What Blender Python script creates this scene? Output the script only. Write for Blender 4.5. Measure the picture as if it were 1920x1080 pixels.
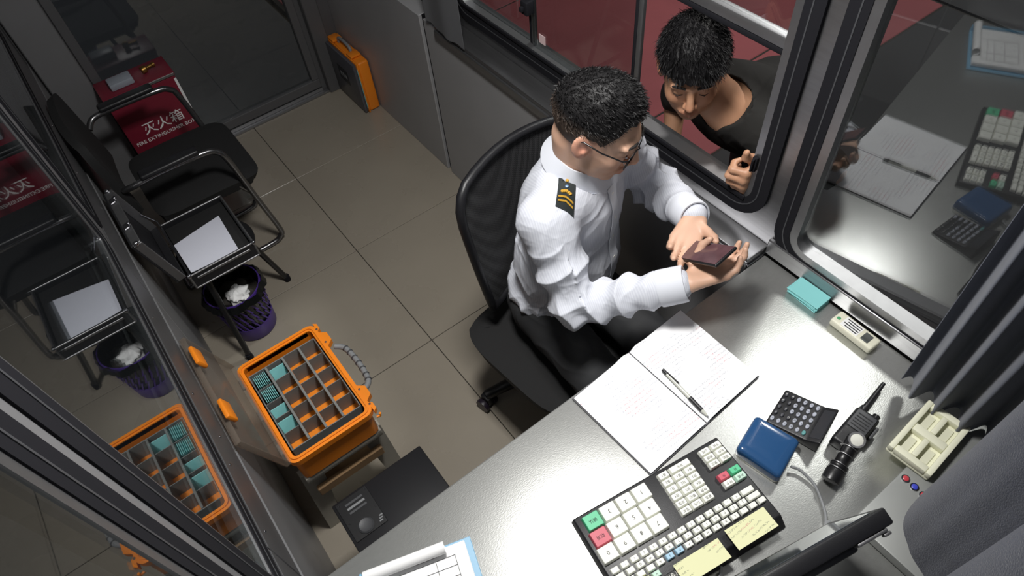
import bpy, bmesh, math, random
import numpy as np
from mathutils import Vector, Matrix
from mathutils.bvhtree import BVHTree
for o in list(bpy.data.objects): bpy.data.objects.remove(o)
SC = bpy.context.scene
COL = SC.collection
random.seed(4)
# ------------------------------------------------------------ camera
cam = bpy.data.cameras.new('camera'); camo = bpy.data.objects.new('camera', cam); COL.objects.link(camo)
cam.sensor_width = 36.0; cam.lens = 24.216; cam.clip_start = 0.02
camo.matrix_world = Matrix(((0.79582858, 0.51233462, -0.32275395, 0.0), (-0.60107277, 0.60390993, -0.52345423, 0.0),
                            (-0.07326941, 0.61057844, 0.78855916, 2.2), (0, 0, 0, 1)))
SC.camera = camo
# ------------------------------------------------------------ world (night) and exposure
W = bpy.data.worlds.new('night'); SC.world = W; W.use_nodes = True
W.node_tree.nodes['Background'].inputs[0].default_value = (0.55, 0.56, 0.62, 1)
W.node_tree.nodes['Background'].inputs[1].default_value = 0.03
SC.view_settings.view_transform = 'Standard'
try: SC.view_settings.look = 'None'
except Exception: pass
SC.view_settings.exposure = 0.0; SC.view_settings.gamma = 1.0
SC.view_settings.use_curve_mapping = False
def area(name, loc, size, power, color, rot=(0, 0, 0)):
    l = bpy.data.lights.new(name, 'AREA'); l.shape = 'RECTANGLE'; l.size, l.size_y = size
    l.energy = power; l.color = color
    o = bpy.data.objects.new(name, l); o.location = loc; o.rotation_euler = rot; COL.objects.link(o); return o
LAMP = (0.48, 0.80)
area('ceiling_lamp_light', (LAMP[0], LAMP[1], 2.345), (0.26, 0.26), 31.0, (1.0, 0.985, 0.96))
area('canopy_lamp_light', (4.7, 1.55, 4.4), (0.6, 0.6), 190.0, (1.0, 0.96, 0.92))
# ------------------------------------------------------------ helpers
ORG = {}
def obj(name, verts, faces, m, parent=None, smooth=None, local=False):
    """one mesh object; vertices are world coordinates unless local"""
    org = Vector((0, 0, 0)) if (parent is None or local) else ORG[parent.name]
    me = bpy.data.meshes.new(name)
    if isinstance(verts, np.ndarray): vv = verts - np.array(org)
    else: vv = [(v[0] - org[0], v[1] - org[1], v[2] - org[2]) for v in verts]
    me.from_pydata(vv.tolist() if isinstance(vv, np.ndarray) else vv, [], faces)
    me.materials.append(m)
    if smooth is not None:
        me.shade_smooth()
        if smooth < 179: me.set_sharp_from_angle(angle=math.radians(smooth))
    o = bpy.data.objects.new(name, me); COL.objects.link(o)
    if parent is not None: o.parent = parent
    ORG[o.name] = Vector(org)
    return o
def inst(name, me, parent, loc, rz=0.0, mat=None):
    """object sharing mesh data; loc is world"""
    o = bpy.data.objects.new(name, me); COL.objects.link(o)
    if parent is not None:
        o.parent = parent; o.location = Vector(loc) - ORG[parent.name]
    else: o.location = loc
    o.rotation_euler = (0, 0, rz) if not isinstance(rz, tuple) else rz
    ORG[o.name] = Vector(loc)
    return o
def tag(o, label=None, cat=None, group=None, kind=None):
    if label: o['label'] = label
    if cat: o['category'] = cat
    if group: o['group'] = group
    if kind: o['kind'] = kind
    return o
def thing(name, label=None, cat=None, loc=(0, 0, 0), group=None, kind=None):
    o = bpy.data.objects.new(name, None); COL.objects.link(o); o.location = loc; o.empty_display_size = 0.05
    ORG[o.name] = Vector(loc)
    return tag(o, label, cat, group, kind)
class MB:
    def __init__(s): s.v = []; s.f = []
    def add(s, v, f):
        n = len(s.v); s.v += [tuple(p) for p in v]; s.f += [tuple(i + n for i in q) for q in f]; return s
    def box(s, lo, hi, M=None):
        (a, b, c), (d, e, g) = lo, hi
        v = [(a, b, c), (d, b, c), (d, e, c), (a, e, c), (a, b, g), (d, b, g), (d, e, g), (a, e, g)]
        if M is not None: v = [M @ Vector(p) for p in v]
        return s.add(v, [(0, 3, 2, 1), (4, 5, 6, 7), (0, 1, 5, 4), (1, 2, 6, 5), (2, 3, 7, 6), (3, 0, 4, 7)])
    def rbox(s, lo, hi, r=0.004, seg=2, M=None):
        bm = bmesh.new(); bmesh.ops.create_cube(bm, size=1.0)
        sx, sy, sz = [h - l for l, h in zip(lo, hi)]
        for v in bm.verts: v.co = Vector((v.co.x * sx, v.co.y * sy, v.co.z * sz)) + Vector([(l + h) / 2 for l, h in zip(lo, hi)])
        bmesh.ops.bevel(bm, geom=list(bm.edges), offset=min(r, 0.49 * min(sx, sy, sz)), segments=seg, profile=0.5, affect='EDGES')
        return s.bm(bm, M)
    def bm(s, bm, M=None):
        bm.verts.index_update()
        v = [(M @ x.co) if M is not None else x.co.copy() for x in bm.verts]
        f = [[x.index for x in q.verts] for q in bm.faces]; bm.free()
        return s.add(v, f)
    def prism(s, poly, d, z0=0.0, M=None):
        """polygon in local xy, extruded along z by d"""
        n = len(poly)
        v = [(x, y, z0) for x, y in poly] + [(x, y, z0 + d) for x, y in poly]
        if M is not None: v = [M @ Vector(p) for p in v]
        f = [tuple(range(n - 1, -1, -1)), tuple(range(n, 2 * n))] + [(i, (i + 1) % n, n + (i + 1) % n, n + i) for i in range(n)]
        return s.add(v, f)
    def tube(s, pts, r, n=10, cap=True, closed=False, rs=None):
        P = [Vector(p) for p in pts]; m = len(P)
        T = []
        for i in range(m):
            a = P[(i - 1) % m] if (closed or i > 0) else P[i]; b = P[(i + 1) % m] if (closed or i < m - 1) else P[i]
            T.append((b - a).normalized())
        up = Vector((0, 0, 1)) if abs(T[0].z) < 0.9 else Vector((1, 0, 0))
        N = (up - T[0] * up.dot(T[0])).normalized(); v = []; 
        for i in range(m):
            N = (N - T[i] * N.dot(T[i])).normalized(); B = T[i].cross(N); rr = rs[i] if rs else r
            for k in range(n):
                a = 2 * math.pi * k / n; v.append(P[i] + (N * math.cos(a) + B * math.sin(a)) * rr)
        f = []
        for i in range(m if closed else m - 1):
            j = (i + 1) % m
            for k in range(n): f.append((i * n + k, i * n + (k + 1) % n, j * n + (k + 1) % n, j * n + k))
        if cap and not closed: f += [tuple(range(n - 1, -1, -1)), tuple((m - 1) * n + k for k in range(n))]
        return s.add(v, f)
    def lathe(s, prof, n=24, M=None, cap=True):
        """profile of (r, z)"""
        v = []; f = []; m = len(prof)
        for r, z in prof:
            for k in range(n):
                a = 2 * math.pi * k / n; v.append(Vector((r * math.cos(a), r * math.sin(a), z)))
        for i in range(m - 1):
            for k in range(n): f.append((i * n + k, i * n + (k + 1) % n, (i + 1) * n + (k + 1) % n, (i + 1) * n + k))
        if cap: f += [tuple(range(n - 1, -1, -1)), tuple((m - 1) * n + k for k in range(n))]
        if M is not None: v = [M @ p for p in v]
        return s.add(v, f)
    def grid(s, fn, nu, nv, thick=None, closed_u=False):
        """surface fn(u, v) in [0,1]^2"""
        v = [Vector(fn(i / nu, j / nv)) for j in range(nv + 1) for i in range(nu + 1)]
        f = [(j * (nu + 1) + i, j * (nu + 1) + i + 1, (j + 1) * (nu + 1) + i + 1, (j + 1) * (nu + 1) + i) for j in range(nv) for i in range(nu)]
        if thick:
            nr = [Vector((0, 0, 0)) for _ in v]
            for q in f:
                n_ = (v[q[1]] - v[q[0]]).cross(v[q[3]] - v[q[0]])
                for i in q: nr[i] += n_
            w = [p - (n_.normalized() * thick if n_.length > 1e-12 else Vector((0, 0, 0))) for p, n_ in zip(v, nr)]
            k = len(v); b = [i for i in range(nu + 1)] + [j * (nu + 1) + nu for j in range(1, nv + 1)] + [nv * (nu + 1) + i for i in range(nu - 1, -1, -1)] + [j * (nu + 1) for j in range(nv - 1, 0, -1)]
            f = f + [tuple(i + k for i in reversed(q)) for q in f] + [(b[i], b[i] + k, b[(i + 1) % len(b)] + k, b[(i + 1) % len(b)]) for i in range(len(b))]
            v = v + w
        return s.add(v, f)
    def build(s, name, m, parent=None, smooth=None): return obj(name, s.v, s.f, m, parent, smooth)
def frame(o, x, z):
    """matrix with local x, z given (orthonormalised), origin o"""
    z = Vector(z).normalized(); x = Vector(x); x = (x - z * x.dot(z)).normalized(); y = z.cross(x)
    return Matrix(((x.x, y.x, z.x, o[0]), (x.y, y.y, z.y, o[1]), (x.z, y.z, z.z, o[2]), (0, 0, 0, 1)))
def rrect(x0, x1, y0, y1, r, n=6):
    P = []
    for cx, cy, a0 in ((x1 - r, y1 - r, 0), (x0 + r, y1 - r, 90), (x0 + r, y0 + r, 180), (x1 - r, y0 + r, 270)):
        for k in range(n + 1):
            a = math.radians(a0 + 90 * k / n); P.append((cx + r * math.cos(a), cy + r * math.sin(a)))
    return P
def bez(pts, n=8, closed=False):
    """catmull-rom through points"""
    P = [Vector(p) for p in pts]; out = []
    m = len(P)
    for i in range(m - 1):
        a, b, c, d = P[max(i - 1, 0)], P[i], P[i + 1], P[min(i + 2, m - 1)]
        for k in range(n):
            t = k / n
            out.append(0.5 * ((2 * b) + (c - a) * t + (2 * a - 5 * b + 4 * c - d) * t * t + (3 * b - a - 3 * c + d) * t ** 3))
    out.append(P[-1]); return out
def ring(plane, a, b, outer, inner):
    """frame between two rounded outlines (same point count) in plane x=const ('x') or y=const ('y'), from a to b"""
    n = len(outer); v = []
    for d in (a, b):
        for P in (outer, inner):
            for p, q in P: v.append((d, p, q) if plane == 'x' else (p, d, q))
    f = []
    for i in range(n):
        j = (i + 1) % n
        f += [(i, j, n + j, n + i), (2 * n + i, 3 * n + i, 3 * n + j, 2 * n + j), (i, 2 * n + i, 2 * n + j, j), (n + i, n + j, 3 * n + j, 3 * n + i)]
    m = MB(); m.add(v, f); return m
def text_mesh(name, body, size, m, parent, M, depth=0.0004, align='CENTER'):
    c = bpy.data.curves.new(name, 'FONT'); c.body = body; c.size = size; c.align_x = align; c.align_y = 'CENTER'; c.extrude = depth; c.resolution_u = 2
    o = bpy.data.objects.new(name, c); COL.objects.link(o)
    bpy.context.view_layer.update()
    me = bpy.data.meshes.new_from_object(o.evaluated_get(bpy.context.evaluated_depsgraph_get()))
    bpy.data.objects.remove(o); bpy.data.curves.remove(c)
    v = [tuple(M @ x.co) for x in me.vertices]; f = [tuple(p.vertices) for p in me.polygons]
    bpy.data.meshes.remove(me)
    return obj(name, v, f, m, parent)
# ------------------------------------------------------------ materials
def srgb(r, g, b):
    f = lambda c: (c / 255 / 12.92) if c / 255 <= 0.04045 else ((c / 255 + 0.055) / 1.055) ** 2.4
    return (f(r), f(g), f(b), 1)
MATS = {}
def mat(name, col, rough=0.5, metal=0.0, var=0.0, vscale=6.0, bump=0.0, bscale=200.0, stretch=None, spec=None, coat=0.0, aniso=0.0, trans=0.0, sheen=0.0, alpha=1.0, emit=None, rvar=0.0):
    if name in MATS: return MATS[name]
    m = bpy.data.materials.new(name); m.use_nodes = True; nt = m.node_tree; N = nt.nodes; L = nt.links
    b = N['Principled BSDF']; b.inputs['Base Color'].default_value = col; b.inputs['Roughness'].default_value = rough; b.inputs['Metallic'].default_value = metal
    if spec is not None: b.inputs['Specular IOR Level'].default_value = spec
    b.inputs['Coat Weight'].default_value = coat; b.inputs['Anisotropic'].default_value = aniso
    b.inputs['Transmission Weight'].default_value = trans; b.inputs['Sheen Weight'].default_value = sheen; b.inputs['Alpha'].default_value = alpha
    if emit: b.inputs['Emission Color'].default_value = emit[0]; b.inputs['Emission Strength'].default_value = emit[1]
    if var or bump or rvar:
        tc = N.new('ShaderNodeTexCoord'); mp = N.new('ShaderNodeMapping'); L.new(tc.outputs['Object'], mp.inputs[0])
        if stretch: mp.inputs['Scale'].default_value = stretch
    if var or rvar:
        n = N.new('ShaderNodeTexNoise'); n.inputs['Scale'].default_value = vscale; n.inputs['Detail'].default_value = 5; L.new(mp.outputs[0], n.inputs['Vector'])
    if var:
        r = N.new('ShaderNodeMapRange'); r.inputs[1].default_value = 0.25; r.inputs[2].default_value = 0.75; r.inputs[3].default_value = 1 - var; r.inputs[4].default_value = 1 + var; L.new(n.outputs[0], r.inputs[0])
        mx = N.new('ShaderNodeMix'); mx.data_type = 'RGBA'; mx.blend_type = 'MULTIPLY'; mx.inputs[0].default_value = 1
        mx.inputs[6].default_value = col; L.new(r.outputs[0], mx.inputs[7]); L.new(mx.outputs[2], b.inputs['Base Color'])
    if rvar:
        r = N.new('ShaderNodeMapRange'); r.inputs[1].default_value = 0.3; r.inputs[2].default_value = 0.7; r.inputs[3].default_value = rough - rvar; r.inputs[4].default_value = rough + rvar; L.new(n.outputs[0], r.inputs[0]); L.new(r.outputs[0], b.inputs['Roughness'])
    if bump:
        n2 = N.new('ShaderNodeTexNoise'); n2.inputs['Scale'].default_value = bscale; n2.inputs['Detail'].default_value = 3; L.new(mp.outputs[0], n2.inputs['Vector'])
        bp = N.new('ShaderNodeBump'); bp.inputs['Strength'].default_value = bump; bp.inputs['Distance'].default_value = 0.002; L.new(n2.outputs[0], bp.inputs['Height']); L.new(bp.outputs[0], b.inputs['Normal'])
    MATS[name] = m; return m
def glass_mat(name, tint, ior=1.6):
    m = bpy.data.materials.new(name); m.use_nodes = True; nt = m.node_tree; N = nt.nodes; L = nt.links
    for n in list(N):
        if n.type != 'OUTPUT_MATERIAL': N.remove(n)
    out = [n for n in N if n.type == 'OUTPUT_MATERIAL'][0]
    t = N.new('ShaderNodeBsdfTransparent'); t.inputs[0].default_value = tint
    g = N.new('ShaderNodeBsdfGlossy'); g.inputs['Roughness'].default_value = 0.015; g.inputs[0].default_value = (0.95, 0.96, 0.97, 1)
    f0 = ((ior - 1) / (ior + 1)) ** 2
    lw = N.new('ShaderNodeLayerWeight'); lw.inputs['Blend'].default_value = 0.5
    pw = N.new('ShaderNodeMath'); pw.operation = 'POWER'; pw.inputs[1].default_value = 4.0; L.new(lw.outputs['Facing'], pw.inputs[0])
    fr = N.new('ShaderNodeMath'); fr.operation = 'MULTIPLY_ADD'; fr.inputs[1].default_value = 0.9 - f0; fr.inputs[2].default_value = f0; L.new(pw.outputs[0], fr.inputs[0])
    mx = N.new('ShaderNodeMixShader'); L.new(fr.outputs[0], mx.inputs[0]); L.new(t.outputs[0], mx.inputs[1]); L.new(g.outputs[0], mx.inputs[2]); L.new(mx.outputs[0], out.inputs[0])
    return m
M_tile = mat('floor_tile', srgb(150, 142, 129), 0.28, var=0.06, vscale=3.0, rvar=0.05)
M_grout = mat('grout', srgb(38, 34, 30), 0.9)
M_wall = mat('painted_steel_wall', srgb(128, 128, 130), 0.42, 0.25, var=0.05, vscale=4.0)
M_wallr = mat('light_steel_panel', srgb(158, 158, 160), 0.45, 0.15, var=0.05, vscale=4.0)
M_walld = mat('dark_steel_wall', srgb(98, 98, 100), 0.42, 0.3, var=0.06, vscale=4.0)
M_sill = mat('brushed_sill_steel', srgb(150, 150, 152), 0.36, 0.9, var=0.08, vscale=30, stretch=(4, 0.4, 4))
M_steel = mat('brushed_desk_steel', srgb(204, 205, 202), 0.325, 0.84, var=0.035, vscale=55, bump=0.10, bscale=210, stretch=(1.0, 2.2, 1))
M_alu = mat('aluminium', srgb(150, 150, 152), 0.42, 0.9, var=0.05, vscale=40)
M_chrome = mat('chrome', srgb(190, 190, 195), 0.15, 1.0)
M_rubber = mat('black_rubber', srgb(30, 30, 34), 0.8, spec=0.12)
M_black = mat('black_plastic', srgb(26, 26, 29), 0.42, bump=0.1, bscale=600)
M_blackm = mat('black_painted_metal', srgb(24, 24, 26), 0.35)
M_dgrey = mat('dark_grey_plastic', srgb(66, 67, 70), 0.5)
M_grey = mat('grey_plastic', srgb(128, 130, 132), 0.5)
M_white = mat('white_plastic', srgb(232, 231, 222), 0.45)
M_paper = mat('white_paper', srgb(240, 240, 240), 0.8)
M_ink = mat('black_ink', srgb(30, 30, 34), 0.7)
M_glass = glass_mat('window_glass', (0.80, 0.83, 0.83, 1), 1.7)
M_glassr = glass_mat('film_coated_glass', (0.82, 0.84, 0.84, 1), 1.95)
M_red_road = mat('red_painted_asphalt', srgb(130, 66, 70), 0.8, var=0.12, vscale=2.5, bump=0.3, bscale=120)
M_asphalt = mat('grey_asphalt', srgb(44, 44, 46), 0.9, var=0.1, vscale=3)
M_ceil = mat('ceiling_panel', srgb(205, 205, 205), 0.7)
# ------------------------------------------------------------ the booth shell
XL, XR, YN, YF, ZC = -0.20, 1.17, -0.26, 3.19, 2.42
fl = tag(MB().box((XL - 0.05, YN - 0.05, -0.03), (XR + 0.05, YF + 0.05, -0.004)).build('floor', M_grout), kind='structure')
xs = [XL, -0.09, 0.51, XR]; ys = [YN, 0.26, 0.86, 1.46, 2.06, 2.655, YF]
for i in range(3):
    for j in range(6):
        g = 0.0014
        MB().rbox((xs[i] + g, ys[j] + g, -0.012), (xs[i + 1] - g, ys[j + 1] - g, 0.0), 0.0012, 1).build('tile', M_tile, fl)
tag(MB().box((XL - 0.05, YN - 0.05, ZC), (XR + 0.05, YF + 0.05, ZC + 0.04)).build('ceiling', M_ceil), kind='structure')
def wall_with_holes(name, x0, x1, holes, m, y0=YN - 0.05, y1=YF + 0.05):
    """slab between x0 and x1; holes are (ya, yb, za, zb) sorted by y and not overlapping"""
    mb = MB(); y = y0
    for ya, yb, za, zb in holes:
        mb.box((x0, y, 0), (x1, ya, ZC)); mb.box((x0, ya, 0), (x1, yb, za)); mb.box((x0, ya, zb), (x1, yb, ZC)); y = yb
    mb.box((x0, y, 0), (x1, y1, ZC))
    return tag(mb.build(name, m), kind='structure')
WL = wall_with_holes('wall_left', XL - 0.05, XL, [(-0.10, 0.445, 1.02, 1.95), (0.545, 1.62, 0.965, 1.95), (1.76, 3.05, 0.93, 1.95)], M_wall)
# riveted cover sheets under the left windows
for y0, y1 in ((YN, 0.66), (0.663, 1.64), (1.643, YF)):
    MB().rbox((XL, y0 + 0.001, 0.0), (XL + 0.006, y1 - 0.001, 0.70), 0.002, 1).build('panel', M_wall, WL)
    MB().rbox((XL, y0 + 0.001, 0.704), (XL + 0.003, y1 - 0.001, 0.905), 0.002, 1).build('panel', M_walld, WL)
for y, z in ((1.12, 0.86), (1.40, 0.86), (1.02, 0.80), (0.9, 0.86), (2.1, 0.86), (1.9, 0.6), (2.4, 0.86), (0.72, 0.86)):
    MB().lathe([(0.004, 0), (0.004, 0.001), (0.002, 0.0025)], 10, frame((XL + (0.006 if z < 0.7 else 0.003), y, z), (0, 1, 0), (1, 0, 0))).build('rivet', M_chrome, WL, 40)
WR = wall_with_holes('wall_right', XR, XR + 0.05, [(-0.06, 0.545, 0.835, 1.80), (0.69, 2.02, 0.905, 1.80)], M_sill)
WB = thing('wall_right_lower', loc=(1.13, 1.9, 0), kind='structure')
for y0, y1 in ((0.606, 1.35), (1.353, 2.195), (2.225, YF)):
    MB().rbox((1.10, y0, 0.0), (XR - 0.001, y1, 0.785), 0.003, 1).build('panel', M_wallr, WB)
MB().box((1.112, 2.197, 0.0), (XR - 0.001, 2.223, 0.785)).build('seam_strip', M_rubber, WB)
tag(MB().rbox((1.092, 0.605, 0.7855), (XR, 2.10, 0.803), 0.004, 2).rbox((1.086, 0.605, 0.752), (1.0995, 2.10, 0.7855), 0.003, 1).build('trim_1', M_sill, smooth=40), kind='structure')
tag(MB().rbox((1.157, -0.10, 0.784), (XR, 0.604, 0.835), 0.003, 1).build('trim_2', M_sill, smooth=40), kind='structure')
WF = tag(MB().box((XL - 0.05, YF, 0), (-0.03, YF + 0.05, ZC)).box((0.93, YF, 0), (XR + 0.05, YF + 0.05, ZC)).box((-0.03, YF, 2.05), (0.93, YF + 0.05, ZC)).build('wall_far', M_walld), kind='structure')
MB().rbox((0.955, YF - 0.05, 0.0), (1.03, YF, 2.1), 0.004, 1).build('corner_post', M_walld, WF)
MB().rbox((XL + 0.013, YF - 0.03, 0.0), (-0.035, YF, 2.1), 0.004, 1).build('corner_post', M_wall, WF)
WN = tag(MB().box((XL - 0.05, YN - 0.05, 0), (XR + 0.05, YN, ZC)).build('wall_near', M_wall), kind='structure')
# ---- far sliding door
DR = thing('door_1', loc=(0.45, YF, 0), kind='structure')
mf = MB(); mf.rbox((-0.03, YF - 0.012, 0.035), (0.93, YF + 0.03, 0.085), 0.004); mf.rbox((-0.03, YF - 0.012, 2.0), (0.93, YF + 0.03, 2.05), 0.004)
mf.build('rail', M_walld, DR)
for xx in (-0.03, 0.89): MB().rbox((xx, YF - 0.013, 0.086), (xx + 0.04, YF + 0.03, 1.999), 0.004).build('stile', M_walld, DR)
MB().box((0.0, YF + 0.005, 0.08), (0.90, YF + 0.011, 2.01)).build('pane', M_glass, DR)
MB().rbox((-0.03, YF - 0.035, 0.0), (0.955, YF - 0.013, 0.012), 0.002).rbox((-0.03, YF - 0.0125, 0.0), (0.93, YF + 0.03, 0.03), 0.002).build('floor_track', M_alu, DR)
# ---- windows
def window(name, side, y0, y1, z0, z1, r, gw, mw, xin, panes=True, glass=None, deep=0.03, pr=0.010, rec=0.016):
    """rubber gasket (gw wide) with a metal strip (mw wide) inside it"""
    w = thing(name, loc=(xin, (y0 + y1) / 2, z0), kind='structure'); s = 1 if side == 'R' else -1
    o = rrect(y0, y1, z0, z1, r); i = rrect(y0 + gw, y1 - gw, z0 + gw, z1 - gw, max(r - gw, 0.012)); k = rrect(y0 + gw + mw, y1 - gw - mw, z0 + gw + mw, z1 - gw - mw, max(r - gw - mw, 0.008))
    ring('x', xin - s * pr, xin + s * deep, o, i).build('gasket', M_rubber, w, 50)
    mid = rrect(y0 + gw * .55, y1 - gw * .55, z0 + gw * .55, z1 - gw * .55, max(r - gw * .55, 0.012)); mid2 = rrect(y0 + gw * .62, y1 - gw * .62, z0 + gw * .62, z1 - gw * .62, max(r - gw * .62, 0.012))
    ring('x', xin - s * (pr + 0.001), xin - s * (pr - 0.001), mid, mid2).build('gasket_bead', M_dgrey, w, 50)
    ring('x', xin - s * (pr - 0.002), xin + s * deep, i, k).build('metal_strip', M_alu, w, 50)
    if panes:
        MB().box((xin + s * rec, y0 + gw + mw * .5, z0 + gw + mw * .5), (xin + s * (rec + 0.005), y1 - gw - mw * .5, z1 - gw - mw * .5)).build('pane', glass or M_glass, w)
    return w
window('window_1', 'L', -0.12, 0.475, 0.99, 1.98, 0.06, 0.052, 0.016, XL, pr=0.003, rec=0.001)
window('window_2', 'L', 0.50, 1.66, 0.925, 1.98, 0.055, 0.060, 0.008, XL, pr=0.003, rec=0.001)
window('window_3', 'L', 1.73, 3.08, 0.895, 1.98, 0.05, 0.060, 0.008, XL, pr=0.003, rec=0.001)
w4 = window('window_4', 'R', -0.10, 0.602, 0.795, 1.84, 0.10, 0.044, 0.022, XR, panes=False)
MB().add([(XR + 0.012, 0.545, 0.855), (XR + 0.075, -0.056, 0.855), (XR + 0.079, -0.056, 0.855), (XR + 0.016, 0.545, 0.855), (XR + 0.012, 0.545, 1.79), (XR + 0.075, -0.056, 1.79), (XR + 0.079, -0.056, 1.79), (XR + 0.016, 0.545, 1.79)],
         [(0, 3, 2, 1), (4, 5, 6, 7), (0, 1, 5, 4), (1, 2, 6, 5), (2, 3, 7, 6), (3, 0, 4, 7)]).build('pane', M_glassr, w4)
w5 = window('window_5', 'R', 0.643, 2.06, 0.848, 1.84, 0.10, 0.046, 0.020, XR, panes=False)
y0, y1, z0, z1 = 0.709, 1.994, 0.914, 1.774
MB().rbox((XR + 0.004, y0, 1.325), (XR + 0.03, y1, 1.352), 0.003).build('transom', M_alu, w5, 40)
MB().rbox((XR + 0.006, y0, 1.308), (XR + 0.028, y1, 1.3245), 0.003).build('transom_seal', M_rubber, w5, 40)
MB().box((XR + 0.014, y0, 1.353), (XR + 0.018, y1, z1)).build('upper_pane', M_glassr, w5)
for yy, x in ((1.135, XR + 0.002), (1.607, XR + 0.012)):
    MB().rbox((x, yy - 0.012, z0), (x + 0.012, yy + 0.004, 1.307), 0.002).build('sash_stile', M_alu, w5, 40)
    MB().rbox((x, yy + 0.0045, z0), (x + 0.012, yy + 0.016, 1.307), 0.002).build('sash_seal', M_rubber, w5, 40)
MB().box((XR + 0.007, 1.14, z0), (XR + 0.010, 1.60, 1.307)).build('sash_pane', M_glass, w5)
MB().box((XR + 0.018, 1.615, z0), (XR + 0.021, y1, 1.307)).build('sash_pane', M_glass, w5)
MB().rbox((XR - 0.014, 0.704, 0.90), (XR - 0.0085, 2.0, 0.914), 0.002).build('sash_track', M_rubber, w5, 40)
MB().rbox((XR - 0.02, 1.588, 1.03), (XR + 0.0115, 1.622, 1.075), 0.005).rbox((XR - 0.034, 1.598, 1.045), (XR - 0.02, 1.612, 1.062), 0.004).build('latch', M_rubber, w5, 40)
MB().rbox((XR - 0.018, 0.693, 1.005), (XR - 0.0085, 0.707, 1.05), 0.003).tube([(XR - 0.012, 0.70, 1.008), (XR - 0.024, 0.70, 1.012), (XR - 0.024, 0.70, 1.044), (XR - 0.012, 0.70, 1.048)], 0.003, 8).build('sash_catch', M_rubber, w5, 40)
# ---- outside
pv = tag(MB().box((XR + 0.06, -3.0, -0.28), (9.0, 8.0, -0.204)).build('pavement', M_grout), kind='structure')
px = [1.25, 2.75, 4.25]; py = [1.62, 2.02, 3.47, 4.95, 8.0]
for j in range(4): MB().rbox((1.256, py[j] + .006, -0.22), (4.244, py[j + 1] - .006, -0.2), 0.004, 1).build('slab', M_red_road, pv)
for j, (a_, b_) in enumerate(((-3.0, -0.9), (-0.9, 1.62))): MB().rbox((1.256, a_ + .006, -0.22), (4.244, b_ - .006, -0.2), 0.004, 1).build('slab', M_asphalt, pv)
MB().box((4.26, -3.0, -0.22), (9.0, 8.0, -0.19)).build('kerb', M_asphalt, pv)
cl = tag(MB().rbox((4.25, 1.1, 4.43), (5.15, 2.0, 4.52), 0.02).build('canopy_lamp', M_grey), 'square lamp under the toll canopy above the red lane', 'lamp')
ll = thing('ceiling_lamp', 'square white ceiling lamp above the steel desk', 'lamp', (LAMP[0], LAMP[1], ZC))
MB().rbox((LAMP[0] - 0.16, LAMP[1] - 0.16, 2.36), (LAMP[0] + 0.16, LAMP[1] + 0.16, ZC), 0.01).build('housing', M_white, ll, 40)
MB().rbox((LAMP[0] - 0.14, LAMP[1] - 0.14, 2.352), (LAMP[0] + 0.14, LAMP[1] + 0.14, 2.36), 0.003).build('diffuser', M_paper, ll, 40)
# ------------------------------------------------------------ desk
DZ = 0.78
dk = thing('desk', 'brushed stainless steel desk across the booth under the windows', 'desk', (0.48, 0.25, 0))
MB().rbox((XL + 0.014, YN + 0.004, 0.745), (1.156, 0.60, DZ), 0.004, 2).build('desk_top', M_steel, dk, 40)
MB().rbox((XL + 0.014, 0.585, 0.69), (1.095, 0.597, 0.7445), 0.002, 1).build('apron', M_steel, dk, 40)
for xx, yy in ((-0.175, 0.52), (1.03, 0.52), (-0.175, -0.10), (1.03, -0.10)):
    MB().rbox((xx, yy, 0.001), (xx + 0.04, yy + 0.04, 0.744), 0.004, 1).build('leg', M_steel, dk, 40)
MB().rbox((1.09, 0.6005, 0.772), (1.157, 0.604, 0.785), 0.001, 1).build('edge_strip', M_chrome, dk, 40)
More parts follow.
